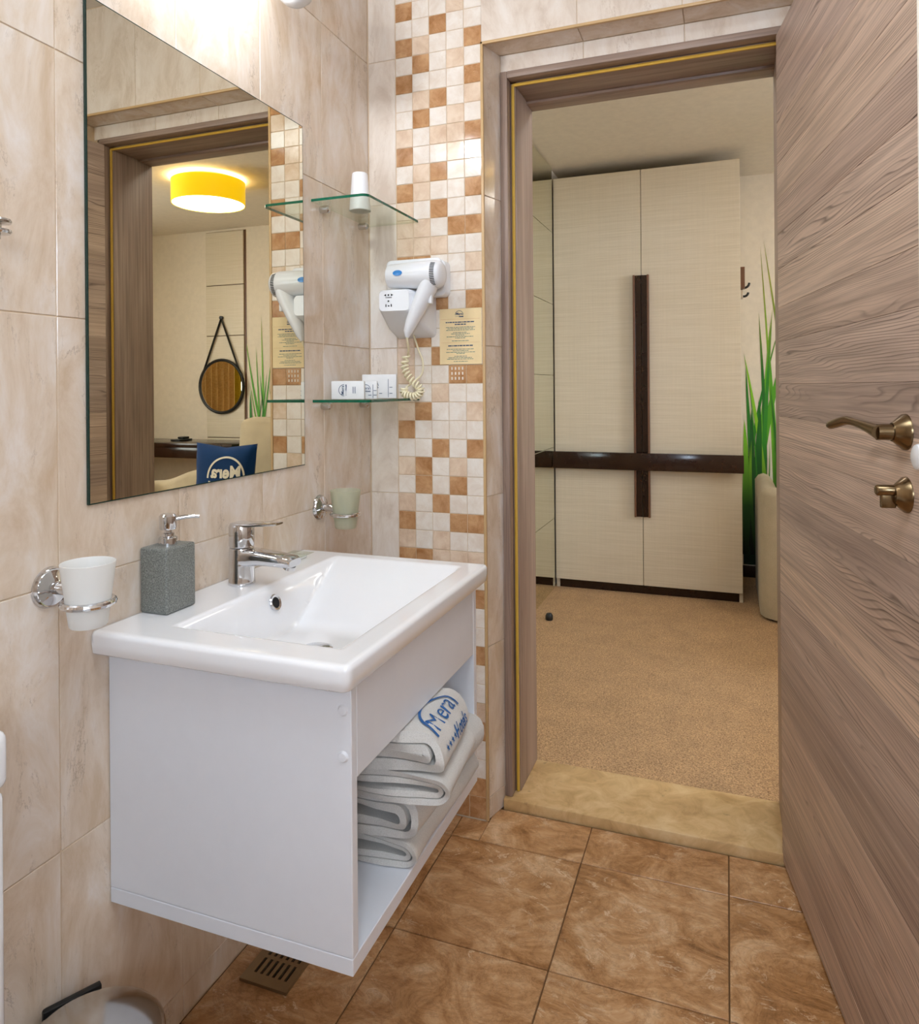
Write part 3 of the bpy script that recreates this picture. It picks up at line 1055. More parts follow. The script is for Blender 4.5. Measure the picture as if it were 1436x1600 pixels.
MB().tube([(2.74, 2.2, 2.385), (2.74, 3.95, 2.385)], 0.012, 10).obj('curtain_rail', 'steel', cur)

# drum lamp on the bedroom ceiling
LX, LY = 0.99, 3.50
dl = empty('drum_lamp', (LX, LY, BCZ), 'yellow drum lamp with glowing white diffuser on the bedroom ceiling', 'lamp')
MB().lathe([(0.205, 2.265), (0.21, 2.265), (0.21, 2.398), (0.205, 2.398), (0.205, 2.265)], 64, at((LX, LY, 0))).obj('lamp_shade', 'shade', dl)
MB().lathe([(0, 2.268), (0.204, 2.268), (0.204, 2.272), (0, 2.272)], 64, at((LX, LY, 0))).obj('diffuser', 'lamp_glass', dl)
MB().lathe([(0, 2.4195), (0.15, 2.4195), (0.15, 2.405), (0.02, 2.40), (0.02, 2.272), (0, 2.272)], 32, at((LX, LY, 0))).obj('ceiling_plate', 'plaster', dl)
lamp('drum_lamp_bulb', 'POINT', (LX + 0.1, LY, 2.34), DRUM_W, (1, 0.84, 0.5), 0.04)

# ------------------------------------------------------------------ bedroom seating and desk


def armchair(name, cx, cy, wdt, dep, seat_h, arm_h, back_h, rz, label):
    """Tub chair: curved shell, seat base and cushion. Local: back towards +y."""
    c = empty(name, (cx, cy, BZ), label, 'armchair', 'beige tub armchairs', local=True, rz=rz)
    n = 40
    rings = []
    t_ = 0.09
    W, D = wdt / 2, dep / 2

    def outline(q, ins):
        # U from front-left round the back to front-right
        w_, d_ = W - ins, D - ins
        rc = min(w_, d_) * 0.3
        pts = [(-w_, -D), (-w_, d_ - rc)]
        for k in range(1, 7):
            a = PI - k / 6 * PI / 2
            pts.append((-w_ + rc + rc * math.cos(a), d_ - rc + rc * math.sin(a)))
        for k in range(0, 7):
            a = PI / 2 - k / 6 * PI / 2
            pts.append((w_ - rc + rc * math.cos(a), d_ - rc + rc * math.sin(a)))
        pts.append((w_, -D))
        # resample by arclength
        L = [0]
        for a, b in zip(pts[:-1], pts[1:]):
            L.append(L[-1] + math.hypot(b[0] - a[0], b[1] - a[1]))
        s_ = q * L[-1]
        for i in range(len(pts) - 1):
            if s_ <= L[i + 1] + 1e-9:
                u_ = (s_ - L[i]) / max(1e-9, L[i + 1] - L[i])
                return (pts[i][0] + (pts[i + 1][0] - pts[i][0]) * u_, pts[i][1] + (pts[i + 1][1] - pts[i][1]) * u_)
        return pts[-1]

    for i in range(n + 1):
        q = i / n
        o_, i_ = outline(q, 0.0), outline(q, t_)
        h = arm_h + (back_h - arm_h) * min(sstep(0.28, 0.33, q), sstep(0.66, 0.5, q))
        m_ = ((o_[0] + i_[0]) / 2, (o_[1] + i_[1]) / 2)
        e1 = (o_[0] * 0.8 + i_[0] * 0.2, o_[1] * 0.8 + i_[1] * 0.2)
        e2 = (o_[0] * 0.2 + i_[0] * 0.8, o_[1] * 0.2 + i_[1] * 0.8)
        rings.append([(o_[0], o_[1], 0.012), (o_[0], o_[1], h - 0.035), (e1[0], e1[1], h - 0.01), (m_[0], m_[1], h), (e2[0], e2[1], h - 0.01), (i_[0], i_[1], h - 0.035), (i_[0], i_[1], 0.012)])
    MB().loft(rings).obj('shell', 'chair', c, angle=50)
    MB().box(-W + t_ + 0.002, W - t_ - 0.002, -D + 0.01, D - t_ - 0.002, 0.04, seat_h - 0.13, 0.01).obj('seat_base', 'chair', c)
    MB().box(-W + t_ + 0.004, W - t_ - 0.004, -D - 0.01, D - t_ - 0.004, seat_h - 0.128, seat_h, 0.04, 4).obj('seat_cushion', 'chair', c)
    pts = [(*outline(i / n, t_ * 0.5), 0) for i in range(n + 1)]
    for sx in (-1, 1):
        for sy in (-1, 1):
            MB().lathe([(0, 0), (0.018, 0), (0.02, 0.012), (0, 0.012)], 12, at((sx * (W - 0.06), sy * (D - 0.06), 0.0005))).obj('foot', 'dark', c)
    return c


armchair('armchair', 0.60, 4.12, 0.90, 0.70, 0.42, 0.645, 0.975, PI, 'beige tub armchair by the wardrobe with its high back to the bathroom')
armchair('armchair', 1.16, 3.33, 0.78, 0.66, 0.42, 0.58, 0.655, 0.0, 'beige low tub armchair holding the navy cushion')
pw = empty('cushion', (0.85, 3.30, 0.44), 'navy blue cushion with white printed emblem leaning in the low armchair', 'cushion')


def pillow_pt(a, b, s_):
    """a,b in -1..1 over the cushion's face, s_=+-1 front/back."""
    th_ = 0.055 * max(0.0, (1 - a ** 4)) ** 0.5 * max(0.0, (1 - b ** 4)) ** 0.5
    pinch = 1 - 0.13 * (1 - abs(a)) * abs(b) ** 3 - 0.0
    pinch2 = 1 - 0.10 * (1 - abs(b)) * abs(a) ** 3
    x = 0.215 * a * pinch2
    z = 0.205 * b * pinch
    y = -s_ * th_
    tl = 0.12
    return Vector((0.85 + x, 3.455 + y * math.cos(tl) + z * math.sin(tl) * 0.6, 0.648 + z * math.cos(tl) + y * math.sin(tl)))


mb = MB()
NP = 20
for s_ in (1, -1):
    vs_ = [pillow_pt(-1 + 2 * i / NP, -1 + 2 * j / NP, s_) for j in range(NP + 1) for i in range(NP + 1)]
    mb.add(vs_, [(j * (NP + 1) + i, j * (NP + 1) + i + 1, (j + 1) * (NP + 1) + i + 1, (j + 1) * (NP + 1) + i) for j in range(NP) for i in range(NP)])
mb.obj('cushion_cover', 'pillow', pw, angle=80, recalc=False)
lg = MB()
emblem(lg, lambda a, b_: pillow_pt((a - 0.045) / 0.215, (b_ + 0.012) / 0.205, 1) + Vector((0, -0.003, 0)), 0.235, bold=0.015)
lg.obj('printed_emblem', 'pillow_print', pw, smooth=False, recalc=False)

dk = empty('desk', (1.95, 4.42, BZ), 'dark glossy desk below the round mirror', 'desk')
MB().box(1.40, 2.60, 4.22, 4.62, 0.745, 0.775, 0.003).obj('desktop', 'wenge', dk)
MB().box(1.42, 2.58, 4.235, 4.26, 0.665, 0.745, 0.002).obj('apron', 'wenge', dk)
for xx in (1.42, 2.55):
    MB().box(xx, xx + 0.03, 4.265, 4.60, BZ, 0.744, 0.002).obj('leg', 'wenge', dk)
ph = MB().box(2.0, 2.09, 4.38, 4.52, 0.7755, 0.788, 0.004)
ph.box(2.02, 2.075, 4.44, 4.51, 0.789, 0.805, 0.005)
tag(ph.obj('desk_phone', 'dark'), 'small black telephone lying on the dark desk', 'telephone')

# ------------------------------------------------------------------ bathroom mirror
bm_ = empty('bathroom_mirror', (XA, 1.173, 0.980), 'large rectangular frameless mirror on the tiled wall above the washbasin', 'mirror')
g = MB().box(XA + 0.0008, XA + 0.0055, 0.862, 1.484, 0.980, 1.789)
g.obj('glass_edge', 'mirror_edge', bm_, smooth=False)
MB().add([(XA + 0.0059, 0.864, 0.982), (XA + 0.0059, 1.482, 0.982), (XA + 0.0059, 1.482, 1.787), (XA + 0.0059, 0.864, 1.787)], [(0, 1, 2, 3)]).obj('mirror_face', 'mirror', bm_, smooth=False, recalc=False)

# ------------------------------------------------------------------ vanity unit and washbasin
VX1, VY0, VY1, VZ0, VZ1 = -0.502, 0.902, 1.445, 0.326, 0.7395
van = empty('vanity_cabinet', (-0.726, 1.17, VZ0), 'white wall-hung vanity cabinet with an open towel shelf under the washbasin', 'cabinet')
T = 0.017
sd = MB().box(XA + 0.001, VX1, VY0, VY0 + T, VZ0 + 0.0255, VZ1, 0.0012, 1).obj('side_panel', 'white_lam', van, smooth=False)
for zz in (0.703, 0.637):
    MB().lathe([(0, 0.004), (0.006, 0.0035), (0.0085, 0), (0, 0)], 20, at((VX1 - 0.013, VY0, zz), (0, -1, 0))).obj('screw_cap', 'white_lam', sd)
MB().box(XA + 0.001, VX1, VY1 - T, VY1, VZ0 + 0.0255, VZ1, 0.0012, 1).obj('side_panel', 'white_lam', van, smooth=False)
MB().box(XA + 0.001, VX1, VY0, VY1, VZ0, VZ0 + 0.025, 0.0012, 1).obj('bottom_panel', 'white_lam', van, smooth=False)
MB().box(VX1 - 0.018, VX1 - 0.0005, VY0 + T + 0.0005, VY1 - T - 0.0005, 0.601, VZ1, 0.001, 1).obj('front_panel', 'white_lam', van, smooth=False)
MB().box(XA + 0.001, XA + 0.012, VY0 + T + 0.0005, VY1 - T - 0.0005, VZ0 + 0.026, VZ1, 0.001, 1).obj('back_panel', 'white_lam', van, smooth=False)

BX0_, BX1_, BY0_, BY1_, BZ1 = XA + 0.002, -0.487, 0.868, 1.487, 0.779


def basin_z(x, y):
    # bowl: steep at the back, left and front, long ramp at the right
    ax0, ax1, ay0, ay1 = -0.842, -0.530, 0.928, 1.446
    if not (ax0 < x < ax1 and ay0 < y < ay1):
        return BZ1
    fx_ = min(sstep(ax0, ax0 + 0.036, x), sstep(ax1, ax1 - 0.06, x))
    fl_ = sstep(ay0, ay0 + 0.05, y)
    ramp = min(1.0, max(0.0, (ay1 - y) / 0.24))
    frr = ramp * 1.06 if ramp < 0.8 else 1 - (1 - min(1, (ramp - 0.8) / 0.2)) ** 2 * 0.152
    k_ = 0.10
    m_ = min(fx_, fl_)
    h_ = max(0.0, min(1.0, 0.5 + 0.5 * (frr - m_) / k_))
    d_ = frr * (1 - h_) + m_ * h_ - k_ * h_ * (1 - h_)
    return BZ1 - 0.096 * max(0.0, min(1.0, d_ + 0.0))


bas = empty('washbasin', (-0.72, 1.178, VZ1), 'white rectangular ceramic washbasin with chrome overflow set on the vanity cabinet', 'washbasin')
NX, NY = 110, 140
mb = MB()
xs = [BX0_ + (BX1_ - BX0_) * i / NX for i in range(NX + 1)]
ys = [BY0_ + (BY1_ - BY0_) * j / NY for j in range(NY + 1)]
RR = 0.009


def rim(x, y):
    z = basin_z(x, y)
    d = min(BX1_ - x, y - BY0_, BY1_ - y)
    if d < RR:
        z -= RR - math.sqrt(max(0, RR * RR - (RR - d) ** 2))
    return z


xs = sorted(set(xs + [BX1_ - RR * k for k in (0.03, 0.1, 0.25, 0.5)]))
ys = sorted(set(ys + [BY0_ + RR * k for k in (0.03, 0.1, 0.25, 0.5)] + [BY1_ - RR * k for k in (0.03, 0.1, 0.25, 0.5)]))
nx, ny = len(xs), len(ys)
cr = 0.012


def cornered(x, y):
    # round the two front corners in plan
    for cy, sg in ((BY0_ + cr, -1), (BY1_ - cr, 1)):
        if x > BX1_ - cr and (y - cy) * sg > 0:
            dx, dy = x - (BX1_ - cr), y - cy
            mx = max(abs(dx), abs(dy))
            l = math.hypot(dx, dy)
            if l > 1e-9:
                return (BX1_ - cr + dx / l * mx, cy + dy / l * mx)
    return (x, y)


vs_ = [(*cornered(x, y), rim(x, y)) for y in ys for x in xs]
fs = [(j * nx + i, j * nx + i + 1, (j + 1) * nx + i + 1, (j + 1) * nx + i) for j in range(ny - 1) for i in range(nx - 1)]
mb.add(vs_, fs)
# skirt: outer sides and inner return, closed underneath at the rim only
loop = [(0, j) for j in range(ny)][::-1]
per = [(i, 0) for i in range(nx)] + [(nx - 1, j) for j in range(1, ny)] + [(i, ny - 1) for i in range(nx - 2, -1, -1)] + [(0, j) for j in range(ny - 2, 0, -1)]
top = [Vector(vs_[j * nx + i]) for i, j in per]
m_ = len(top)
cxx, cyy = (BX0_ + BX1_) / 2, (BY0_ + BY1_) / 2


def shr(p, dx, zz):
    return (p.x + (dx if p.x < cxx else -dx) * (1 if abs(p.x - cxx) > 0.2 else 0) * (0 if p.x < cxx else 1), p.y + (dx if p.y < cyy else -dx) * (1 if abs(p.y - cyy) > 0.28 else 0), zz)


rings = [[tuple(p) for p in top], [(p.x, p.y, BZ1 - 0.020) for p in top], [shr(p, 0.002, VZ1 + 0.005) for p in top], [shr(p, 0.006, VZ1 + 0.001) for p in top], [shr(p, 0.034, VZ1 + 0.001) for p in top]]
flat = [p for r in rings for p in r]
fs = []
for a in range(len(rings) - 1):
    for k in range(m_):
        l = (k + 1) % m_
        fs.append((a * m_ + k, a * m_ + l, (a + 1) * m_ + l, (a + 1) * m_ + k))
mb.add(flat, fs)
bb = mb.obj('basin', 'ceramic', bas, angle=60, recalc=False)
bm2 = bmesh.new()
bm2.from_mesh(bb.data)
bmesh.ops.remove_doubles(bm2, verts=bm2.verts[:], dist=1e-5)
bmesh.ops.recalc_face_normals(bm2, faces=bm2.faces[:])
bm2.to_mesh(bb.data)
bm2.free()
MB().lathe([(0, 0.004), (0.024, 0.004), (0.031, 0.001), (0.031, -0.002), (0, -0.002)], 32, at((-0.703, 1.135, basin_z(-0.703, 1.135) + 0.003))).obj('drain_plug', 'chrome', bas)
ovd = Vector((1, 0, 0.35)).normalized()
ox, oy = -0.8275, 1.187
oz = basin_z(ox, oy)
ov = MB().lathe([(0.0095, -0.003), (0.0145, -0.002), (0.0165, 0.002), (0.0145, 0.0045), (0.0105, 0.003), (0.0095, -0.003)], 32, at((ox + 0.001, oy, oz + 0.001), ovd))
ovo = ov.obj('overflow_ring', 'chrome', bas)
MB().lathe([(0, 0.0015), (0.0105, 0.0015), (0.0105, 0.0), (0, 0)], 24, at((ox + 0.001, oy, oz + 0.001), ovd)).obj('overflow_hole', 'hole', ovo)

# ------------------------------------------------------------------ faucet
FX, FY, FZ = -0.899, 1.182, BZ1 + 0.0005
fa = empty('faucet', (FX, FY, FZ), 'chrome single-lever mixer tap on the back of the washbasin', 'tap')
b = MB().lathe([(0, 0), (0.026, 0), (0.0265, 0.002), (0.0255, 0.006), (0.0245, 0.03), (0.0245, 0.068), (0.0235, 0.071), (0, 0.071)], 40, at((FX, FY, FZ)))
b.obj('body', 'chrome', fa)


def sec(x, zc, hw, hh):
    pts = []
    for k in range(16):
        a = 2 * PI * k / 16
        ca, sa = math.cos(a), math.sin(a)
        pts.append((x, FY + hw * math.copysign(abs(ca) ** 0.6, ca), zc + hh * math.copysign(abs(sa) ** 0.6, sa)))
    return pts


b = MB().loft([sec(FX + 0.0, FZ + 0.0525, 0.0235, 0.018), sec(FX + 0.025, FZ + 0.053, 0.0235, 0.0172), sec(FX + 0.05, FZ + 0.0545, 0.023, 0.0142), sec(FX + 0.085, FZ + 0.053, 0.0225, 0.0125), sec(FX + 0.116, FZ + 0.0505, 0.022, 0.011), sec(FX + 0.123, FZ + 0.0495, 0.0205, 0.007)])
b.obj('spout', 'chrome', fa, angle=40)
MB().lathe([(0.0, 0.0), (0.012, 0.0), (0.012, 0.007), (0.0, 0.007)], 24, at((FX + 0.109, FY, FZ + 0.0365), (0.3, 0, 1))).obj('aerator', 'chrome', fa)
b = MB().lathe([(0, 0.073), (0.0235, 0.073), (0.0245, 0.076), (0.0245, 0.112), (0.022, 0.118), (0, 0.1195)], 40, at((FX, FY, FZ)))
lv = b.obj('lever_cap', 'chrome', fa)
b = MB().loft([sec(FX - 0.012, FZ + 0.1165, 0.021, 0.004), sec(FX + 0.02, FZ + 0.117, 0.021, 0.0045), sec(FX + 0.05, FZ + 0.119, 0.016, 0.004), sec(FX + 0.082, FZ + 0.1215, 0.0145, 0.003), sec(FX + 0.088, FZ + 0.122, 0.012, 0.002)])
b.obj('lever', 'chrome', lv, angle=40)
MB().lathe([(0, 0.002), (0.0035, 0.0015), (0.004, 0), (0, 0)], 16, at((FX + 0.0243, FY, FZ + 0.098), (1, 0, 0))).obj('indicator', 'steel', lv)

# soap dispenser
SX, SY = -0.9185, 1.004
sd_ = empty('soap_dispenser', (SX, SY, BZ1 + 0.0005), 'grey speckled square soap dispenser with chrome pump on the washbasin', 'dispenser')
MB().box(SX - 0.029, SX + 0.029, SY - 0.036, SY + 0.036, BZ1 + 0.0005, BZ1 + 0.112, 0.004, 3).obj('bottle', 'granite', sd_)
pz0 = BZ1 + 0.112
MB().lathe([(0, 0), (0.0155, 0), (0.0155, 0.012), (0.0135, 0.014), (0.0105, 0.015), (0.0105, 0.020), (0.0065, 0.021), (0.0065, 0.026), (0.0135, 0.027), (0.0145, 0.030), (0.0145, 0.050), (0.0115, 0.0535), (0, 0.054)], 32, at((SX, SY, pz0))).obj('pump', 'chrome', sd_)
MB().tube([(SX + 0.008, SY + 0.006, pz0 + 0.044), (SX + 0.022, SY + 0.016, pz0 + 0.0465), (SX + 0.033, SY + 0.024, pz0 + 0.0475), (SX + 0.042, SY + 0.031, pz0 + 0.0465)], [0.0042, 0.0038, 0.0036, 0.0034], 12).obj('nozzle', 'chrome', sd_)

# wrapped soap at the back right of the basin
sp = empty('wrapped_soap', (-0.915, 1.385, BZ1), 'small clear-wrapped white soap at the back right of the washbasin', 'soap')
MB().box(-0.935, -0.893, 1.36, 1.41, BZ1 + 0.001, BZ1 + 0.009, 0.003).obj('soap_bar', 'ceramic', sp)
MB().box(-0.94, -0.884, 1.345, 1.425, BZ1 + 0.0095, BZ1 + 0.0102).obj('wrapper', 'glass_face', sp, smooth=False)


# ------------------------------------------------------------------ tumbler holders
def tumbler_set(y, zc, cx, cz, mat_, lab_h, lab_c, grp=None):
    h = empty('tumbler_holder', (XA, y, zc - 0.032), lab_h, 'holder')
    MB().lathe([(0, 0.012), (0.013, 0.012), (0.016, 0.010), (0.026, 0.007), (0.0275, 0.0075), (0.0295, 0.005), (0.031, 0.0), (0, 0)], 40, at((XA + 0.0005, y, zc), (1, 0, 0))).obj('wall_rose', 'chrome', h)
    MB().tube([(XA + 0.01, y, zc), (XA + 0.035, y, zc), (XA + 0.047, y, zc - 0.006), (cx - 0.0305, y, cz)], [0.0095, 0.0095, 0.006, 0.005], 14).obj('arm', 'chrome', h)
    ringp = [(cx + 0.0335 * math.cos(2 * PI * i / 48), y + 0.0335 * math.sin(2 * PI * i / 48), cz) for i in range(48)]
    MB().tube(ringp, 0.0052, 10, True).obj('ring', 'chrome', h)
    zb = cz - 0.034
    pr_ = [(0, 0), (0.0245, 0), (0.026, 0.002)]
    for i in range(1, 9):
        q = i / 8
        pr_.append((0.026 + 0.0115 * q, 0.002 + 0.090 * q))
    pr_ += [(0.0365, 0.0925), (0.0355, 0.091)]
    for i in range(7, 0, -1):
        q = i / 8
        pr_.append((0.0243 + 0.0112 * q, 0.004 + 0.088 * q))
    pr_.append((0, 0.006))
    c = MB().lathe(pr_, 48, at((cx, y, zb))).obj('tumbler', mat_, angle=50, org=(cx, y, zb))
    tag(c, lab_c, 'cup')


tumbler_set(0.795, 0.868, -0.874, 0.853, 'frost_white', 'chrome wall ring holder left of the soap dispenser', 'white frosted tumbler in the ring left of the soap dispenser')
tumbler_set(1.555, 0.868, -0.876, 0.855, 'frost_grey', 'chrome wall ring holder near the tiled corner', 'grey frosted tumbler in the ring near the tiled corner')

# ------------------------------------------------------------------ glass corner shelves


def glass_shelf(z, label):
    s = empty('glass_shelf', (-0.873, 1.68, z), label, 'shelf', 'glass corner shelves')
    x0, x1, y0, y1 = XA + 0.001, -0.797, 1.527, YB - 0.001
    r = 0.018
    poly = [(x0, y1), (x0, y0), (x1 - r, y0)]
    for k in range(1, 8):
        a = -PI / 2 + k / 8 * PI / 2
        poly.append((x1 - r + r * math.cos(a), y0 + r + r * math.sin(a)))
    poly += [(x1, y0 + r), (x1, y1)]
    n = len(poly)
    mb = MB()
    t_ = 0.0065
    vs_ = [(a, b_, z) for a, b_ in poly] + [(a, b_, z + t_) for a, b_ in poly]
    mb.add(vs_, [tuple(range(n - 1, -1, -1)), tuple(range(n, 2 * n))], 0)
    for i in range(n):
        a, b_ = poly[i], poly[(i + 1) % n]
        at_wall = (a[0] == x0 and b_[0] == x0) or (a[1] == y1 and b_[1] == y1)
        mb.add(vs_, [(i, (i + 1) % n, n + (i + 1) % n, n + i)], 0 if at_wall else 1)
    mb.obj('glass_plate', ['glass_face', 'glass_edge'], s, smooth=False)
    for yy in (1.572, 1.775):
        MB().lathe([(0, 0), (0.009, 0), (0.0095, 0.004), (0.0095, 0.022), (0.006, 0.026), (0, 0.026)], 20, at((XA + 0.0006, yy, z - 0.0098), (1, 0, 0))).obj('clip', 'steel', s)
    return s


glass_shelf(1.6195, 'upper green-edged glass corner shelf with the upturned cup')
glass_shelf(1.128, 'lower green-edged glass corner shelf with the white soap packets')
c = MB().lathe([(0.0275, 0), (0.0285, 0.002), (0.0275, 0.004), (0.0262, 0.028), (0.0255, 0.030), (0.0205, 0.096), (0.019, 0.099), (0, 0.0995), (0, 0.098), (0.0185, 0.097), (0.0265, 0.0)], 40, at((-0.898, 1.683, 1.6265)))
tag(c.obj('plastic_cup', 'plastic_cup', angle=45, org=(-0.898, 1.683, 1.6265)), 'white plastic cup standing upside down on the upper glass shelf', 'cup')

# soap packets on the lower shelf
SZ = 1.128 + 0.0068


def packet(name, c0, ang, wd_, ht, dp, label, up_logo, cat):
    p = empty(name, (c0[0], c0[1], SZ), label, cat)
    R = Matrix.Translation((c0[0], c0[1], SZ)) @ Matrix.Rotation(ang, 4, 'Z')
    MB().box(-wd_ / 2, wd_ / 2, 0, dp, 0, ht, 0.0025, 2, mat=R).obj('wrapper', 'paper', p)
    lg = MB()
    if up_logo:
        emblem(lg, lambda a, b_: R @ Vector((-wd_ * 0.10 - b_, -0.0008, ht * 0.5 + a)), 0.026, bold=0.004)
        for k in range(2):
            lg.box(wd_ * 0.16 + k * 0.005, wd_ * 0.16 + k * 0.005 + 0.0015, -0.0009, -0.0006, ht * 0.32, ht * 0.68, mat=R)
    else:
        emblem(lg, lambda a, b_: R @ Vector((-wd_ * 0.16 + a, -0.0008, ht * 0.52 + b_)), 0.024, bold=0.004)
        for xx, zz in ((0.0, 0.2), (0.3, 0.2), (0.3, 0.45)):
            lg.box(wd_ * xx, wd_ * xx + 0.008, -0.0009, -0.0006, ht * zz, ht * zz + 0.0015, mat=R)
        lg.box(wd_ * 0.26, wd_ * 0.26 + 0.0012, -0.0009, -0.0006, ht * 0.05, ht * 0.8, mat=R)
    lg.obj('printing', 'ink_dark', p, smooth=False, recalc=False)


packet('soap_packet', (-0.893, 1.60, 0), 0.25, 0.085, 0.046, 0.014, 'small white soap packet at the front left of the lower shelf', True, 'packet')
packet('soap_packet', (-0.853, 1.635, 0), 0.28, 0.045, 0.046, 0.010, 'short white packet half behind the front soap packet', False, 'packet')
packet('toiletry_box', (-0.865, 1.72, 0), 0.30, 0.092, 0.064, 0.022, 'taller white toiletry box at the back of the lower shelf', False, 'box')

# ------------------------------------------------------------------ hair dryer on its wall holder
hdr = empty('hair_dryer', (-0.77, YB, 1.30), 'white wall-mounted hair dryer with coiled cream cord on the mosaic strip', 'hair dryer')


def rrect(x0, x1, z0, z1, r, n=5):
    pts = []
    for cx, cz, a0 in ((x1 - r, z1 - r, 0), (x0 + r, z1 - r, PI / 2), (x0 + r, z0 + r, PI), (x1 - r, z0 + r, 3 * PI / 2)):
        for k in range(n + 1):
            a = a0 + k / n * PI / 2
            pts.append((cx + r * math.cos(a), cz + r * math.sin(a)))
    return pts


def slab(poly, y0, y1, ins=0.004):
    """Rounded-edge slab standing off the wall: y0 at the wall side, y1 the front."""
    cx = sum(p[0] for p in poly) / len(poly)
    cz = sum(p[1] for p in poly) / len(poly)

    def sh(k):
        return [(cx + (a - cx) * k, cz + (b_ - cz) * k) for a, b_ in poly]
    k2 = 1 - ins / 0.05
    rings = [[(a, y0, b_) for a, b_ in poly], [(a, y1 + ins, b_) for a, b_ in poly], [(a, y1 + ins * 0.3, b_) for a, b_ in sh((1 + k2) / 2 + 0.01)], [(a, y1, b_) for a, b_ in sh(k2)]]
    return MB().loft(rings)


slab(rrect(-0.845, -0.703, 1.408, 1.506, 0.016), YB - 0.0005, YB - 0.040).obj('back_plate', 'plastic_white', hdr)
slab(rrect(-0.873, -0.711, 1.426, 1.511, 0.014), YB - 0.041, YB - 0.050).obj('cradle', 'plastic_white', hdr)
# switch box: tapered towards the wall
fr_, bk_ = rrect(-0.858, -0.768, 1.362, 1.420, 0.012), rrect(-0.868, -0.745, 1.300, 1.420, 0.014)
bx = MB().loft([[(a, YB - 0.0005, b_) for a, b_ in bk_], [(a, YB - 0.05, b_) for a, b_ in rrect(-0.866, -0.748, 1.318, 1.420, 0.014)], [(a, 1.710, b_) for a, b_ in fr_], [(-0.813 + (a + 0.813) * 0.95, 1.706, 1.391 + (b_ - 1.391) * 0.93) for a, b_ in fr_]])
bxo = bx.obj('switch_box', 'plastic_white', hdr, angle=30)
mk = MB()
for sx, xx in ((-1, -0.838), (1, -0.818)):
    mk.prism([(xx - 0.003 * sx, 1.409), (xx - 0.003 * sx, 1.403), (xx + 0.003 * sx, 1.406)], lambda a, b_, h: (a, h, b_), 1.7045, 1.7055)
mk.box(-0.8305, -0.8265, 1.7045, 1.7055, 1.404, 1.408)
mk.box(-0.837, -0.819, 1.7045, 1.7055, 1.399, 1.4003)
mk.box(-0.8305, -0.8265, 1.7045, 1.7055, 1.388, 1.392)
mk.box(-0.837, -0.8345, 1.7045, 1.7055, 1.375, 1.382)
mk.box(-0.8215, -0.819, 1.7045, 1.7055, 1.375, 1.382)
mk.box(-0.830, -0.826, 1.7045, 1.7055, 1.376, 1.379)
mk.obj('switch_marks', 'dark', bxo, smooth=False)
# dryer barrel along x
BY, BZc = 1.735, 1.455
axis = Vector((1, 0, -0.015)).normalized()
bar = MB().lathe([(0.0, 0.004), (0.026, 0.004), (0.030, 0.0), (0.0315, 0.003), (0.0345, 0.06), (0.037, 0.10), (0.037, 0.128), (0.034, 0.146), (0.027, 0.152), (0.012, 0.155), (0, 0.1555)], 44, at((-0.838, BY, BZc + 0.004), axis))
baro = bar.obj('barrel', 'plastic_white', hdr, angle=50)
bd = MB()
ell = [(0.0135 * math.cos(2 * PI * i / 28), 0.0075 * math.sin(2 * PI * i / 28)) for i in range(28)]


def on_barrel(a, b_, off):
    x = -0.800 + a
    r = 0.0335 + off + a * 0.03
    ang = b_ / r + 0.10
    return (x, BY - r * math.cos(ang), BZc + 0.003 - a * 0.015 + r * math.sin(ang))


vs_ = [on_barrel(a, b_, 0.0016) for a, b_ in ell] + [on_barrel(0, 0, 0.0018)]
bd.add(vs_, [(i, (i + 1) % 28, 28) for i in range(28)])
tag(bd.obj('badge', 'blue_badge', baro, smooth=False), 'oval blue badge')
sl = MB()
for k in range(15):
    a = -0.95 + k * 0.125
    for s0, s1, r in ((0.128, 0.140, 0.0362),):
        x0, x1 = -0.838 + s0, -0.838 + s1
        rr0, rr1 = 0.0376, 0.0362
        da = 0.032
        zc0, zc1 = BZc + 0.004 - s0 * 0.015, BZc + 0.004 - s1 * 0.015
        q = [(x0, a - da, rr0, zc0), (x1, a - da, rr1, zc1), (x1, a + da, rr1, zc1), (x0, a + da, rr0, zc0)]
        sl.add([(x, BY - r_ * math.cos(an), zz + r_ * math.sin(an)) for x, an, r_, zz in q], [(0, 1, 2, 3)])
sl.obj('air_slots', 'hole', baro, smooth=False)
hp = [(-0.716, BY - 0.004, BZc + 0.004), (-0.728, BY - 0.004, BZc - 0.035), (-0.742, BY - 0.006, BZc - 0.062), (-0.757, BY - 0.008, BZc - 0.092), (-0.772, BY - 0.010, BZc - 0.122), (-0.781, BY - 0.010, BZc - 0.145), (-0.785, BY - 0.010, BZc - 0.160)]
h_ = MB().tube(hp, [0.029, 0.0285, 0.0262, 0.0232, 0.0190, 0.0145, 0.006], 24, flat=0.85)
ho_ = h_.obj('grip', 'plastic_white', hdr, angle=60)
MB().box(-0.722, -0.712, BY - 0.016, BY - 0.002, BZc - 0.075, BZc - 0.050, 0.003).obj('switch', 'plastic_white', ho_)
# coiled cord


def spline(pts, n):
    out = []
    P = [Vector(p) for p in pts]
    P = [P[0] * 2 - P[1]] + P + [P[-1] * 2 - P[-2]]
    for i in range(1, len(P) - 2):
        for k in range(n):
            t_ = k / n
            a, b_, c_, d_ = P[i - 1], P[i], P[i + 1], P[i + 2]
            out.append(0.5 * ((2 * b_) + (c_ - a) * t_ + (2 * a - 5 * b_ + 4 * c_ - d_) * t_ ** 2 + (3 * b_ - a - 3 * c_ + d_) * t_ ** 3))
    out.append(P[-2])
    return out


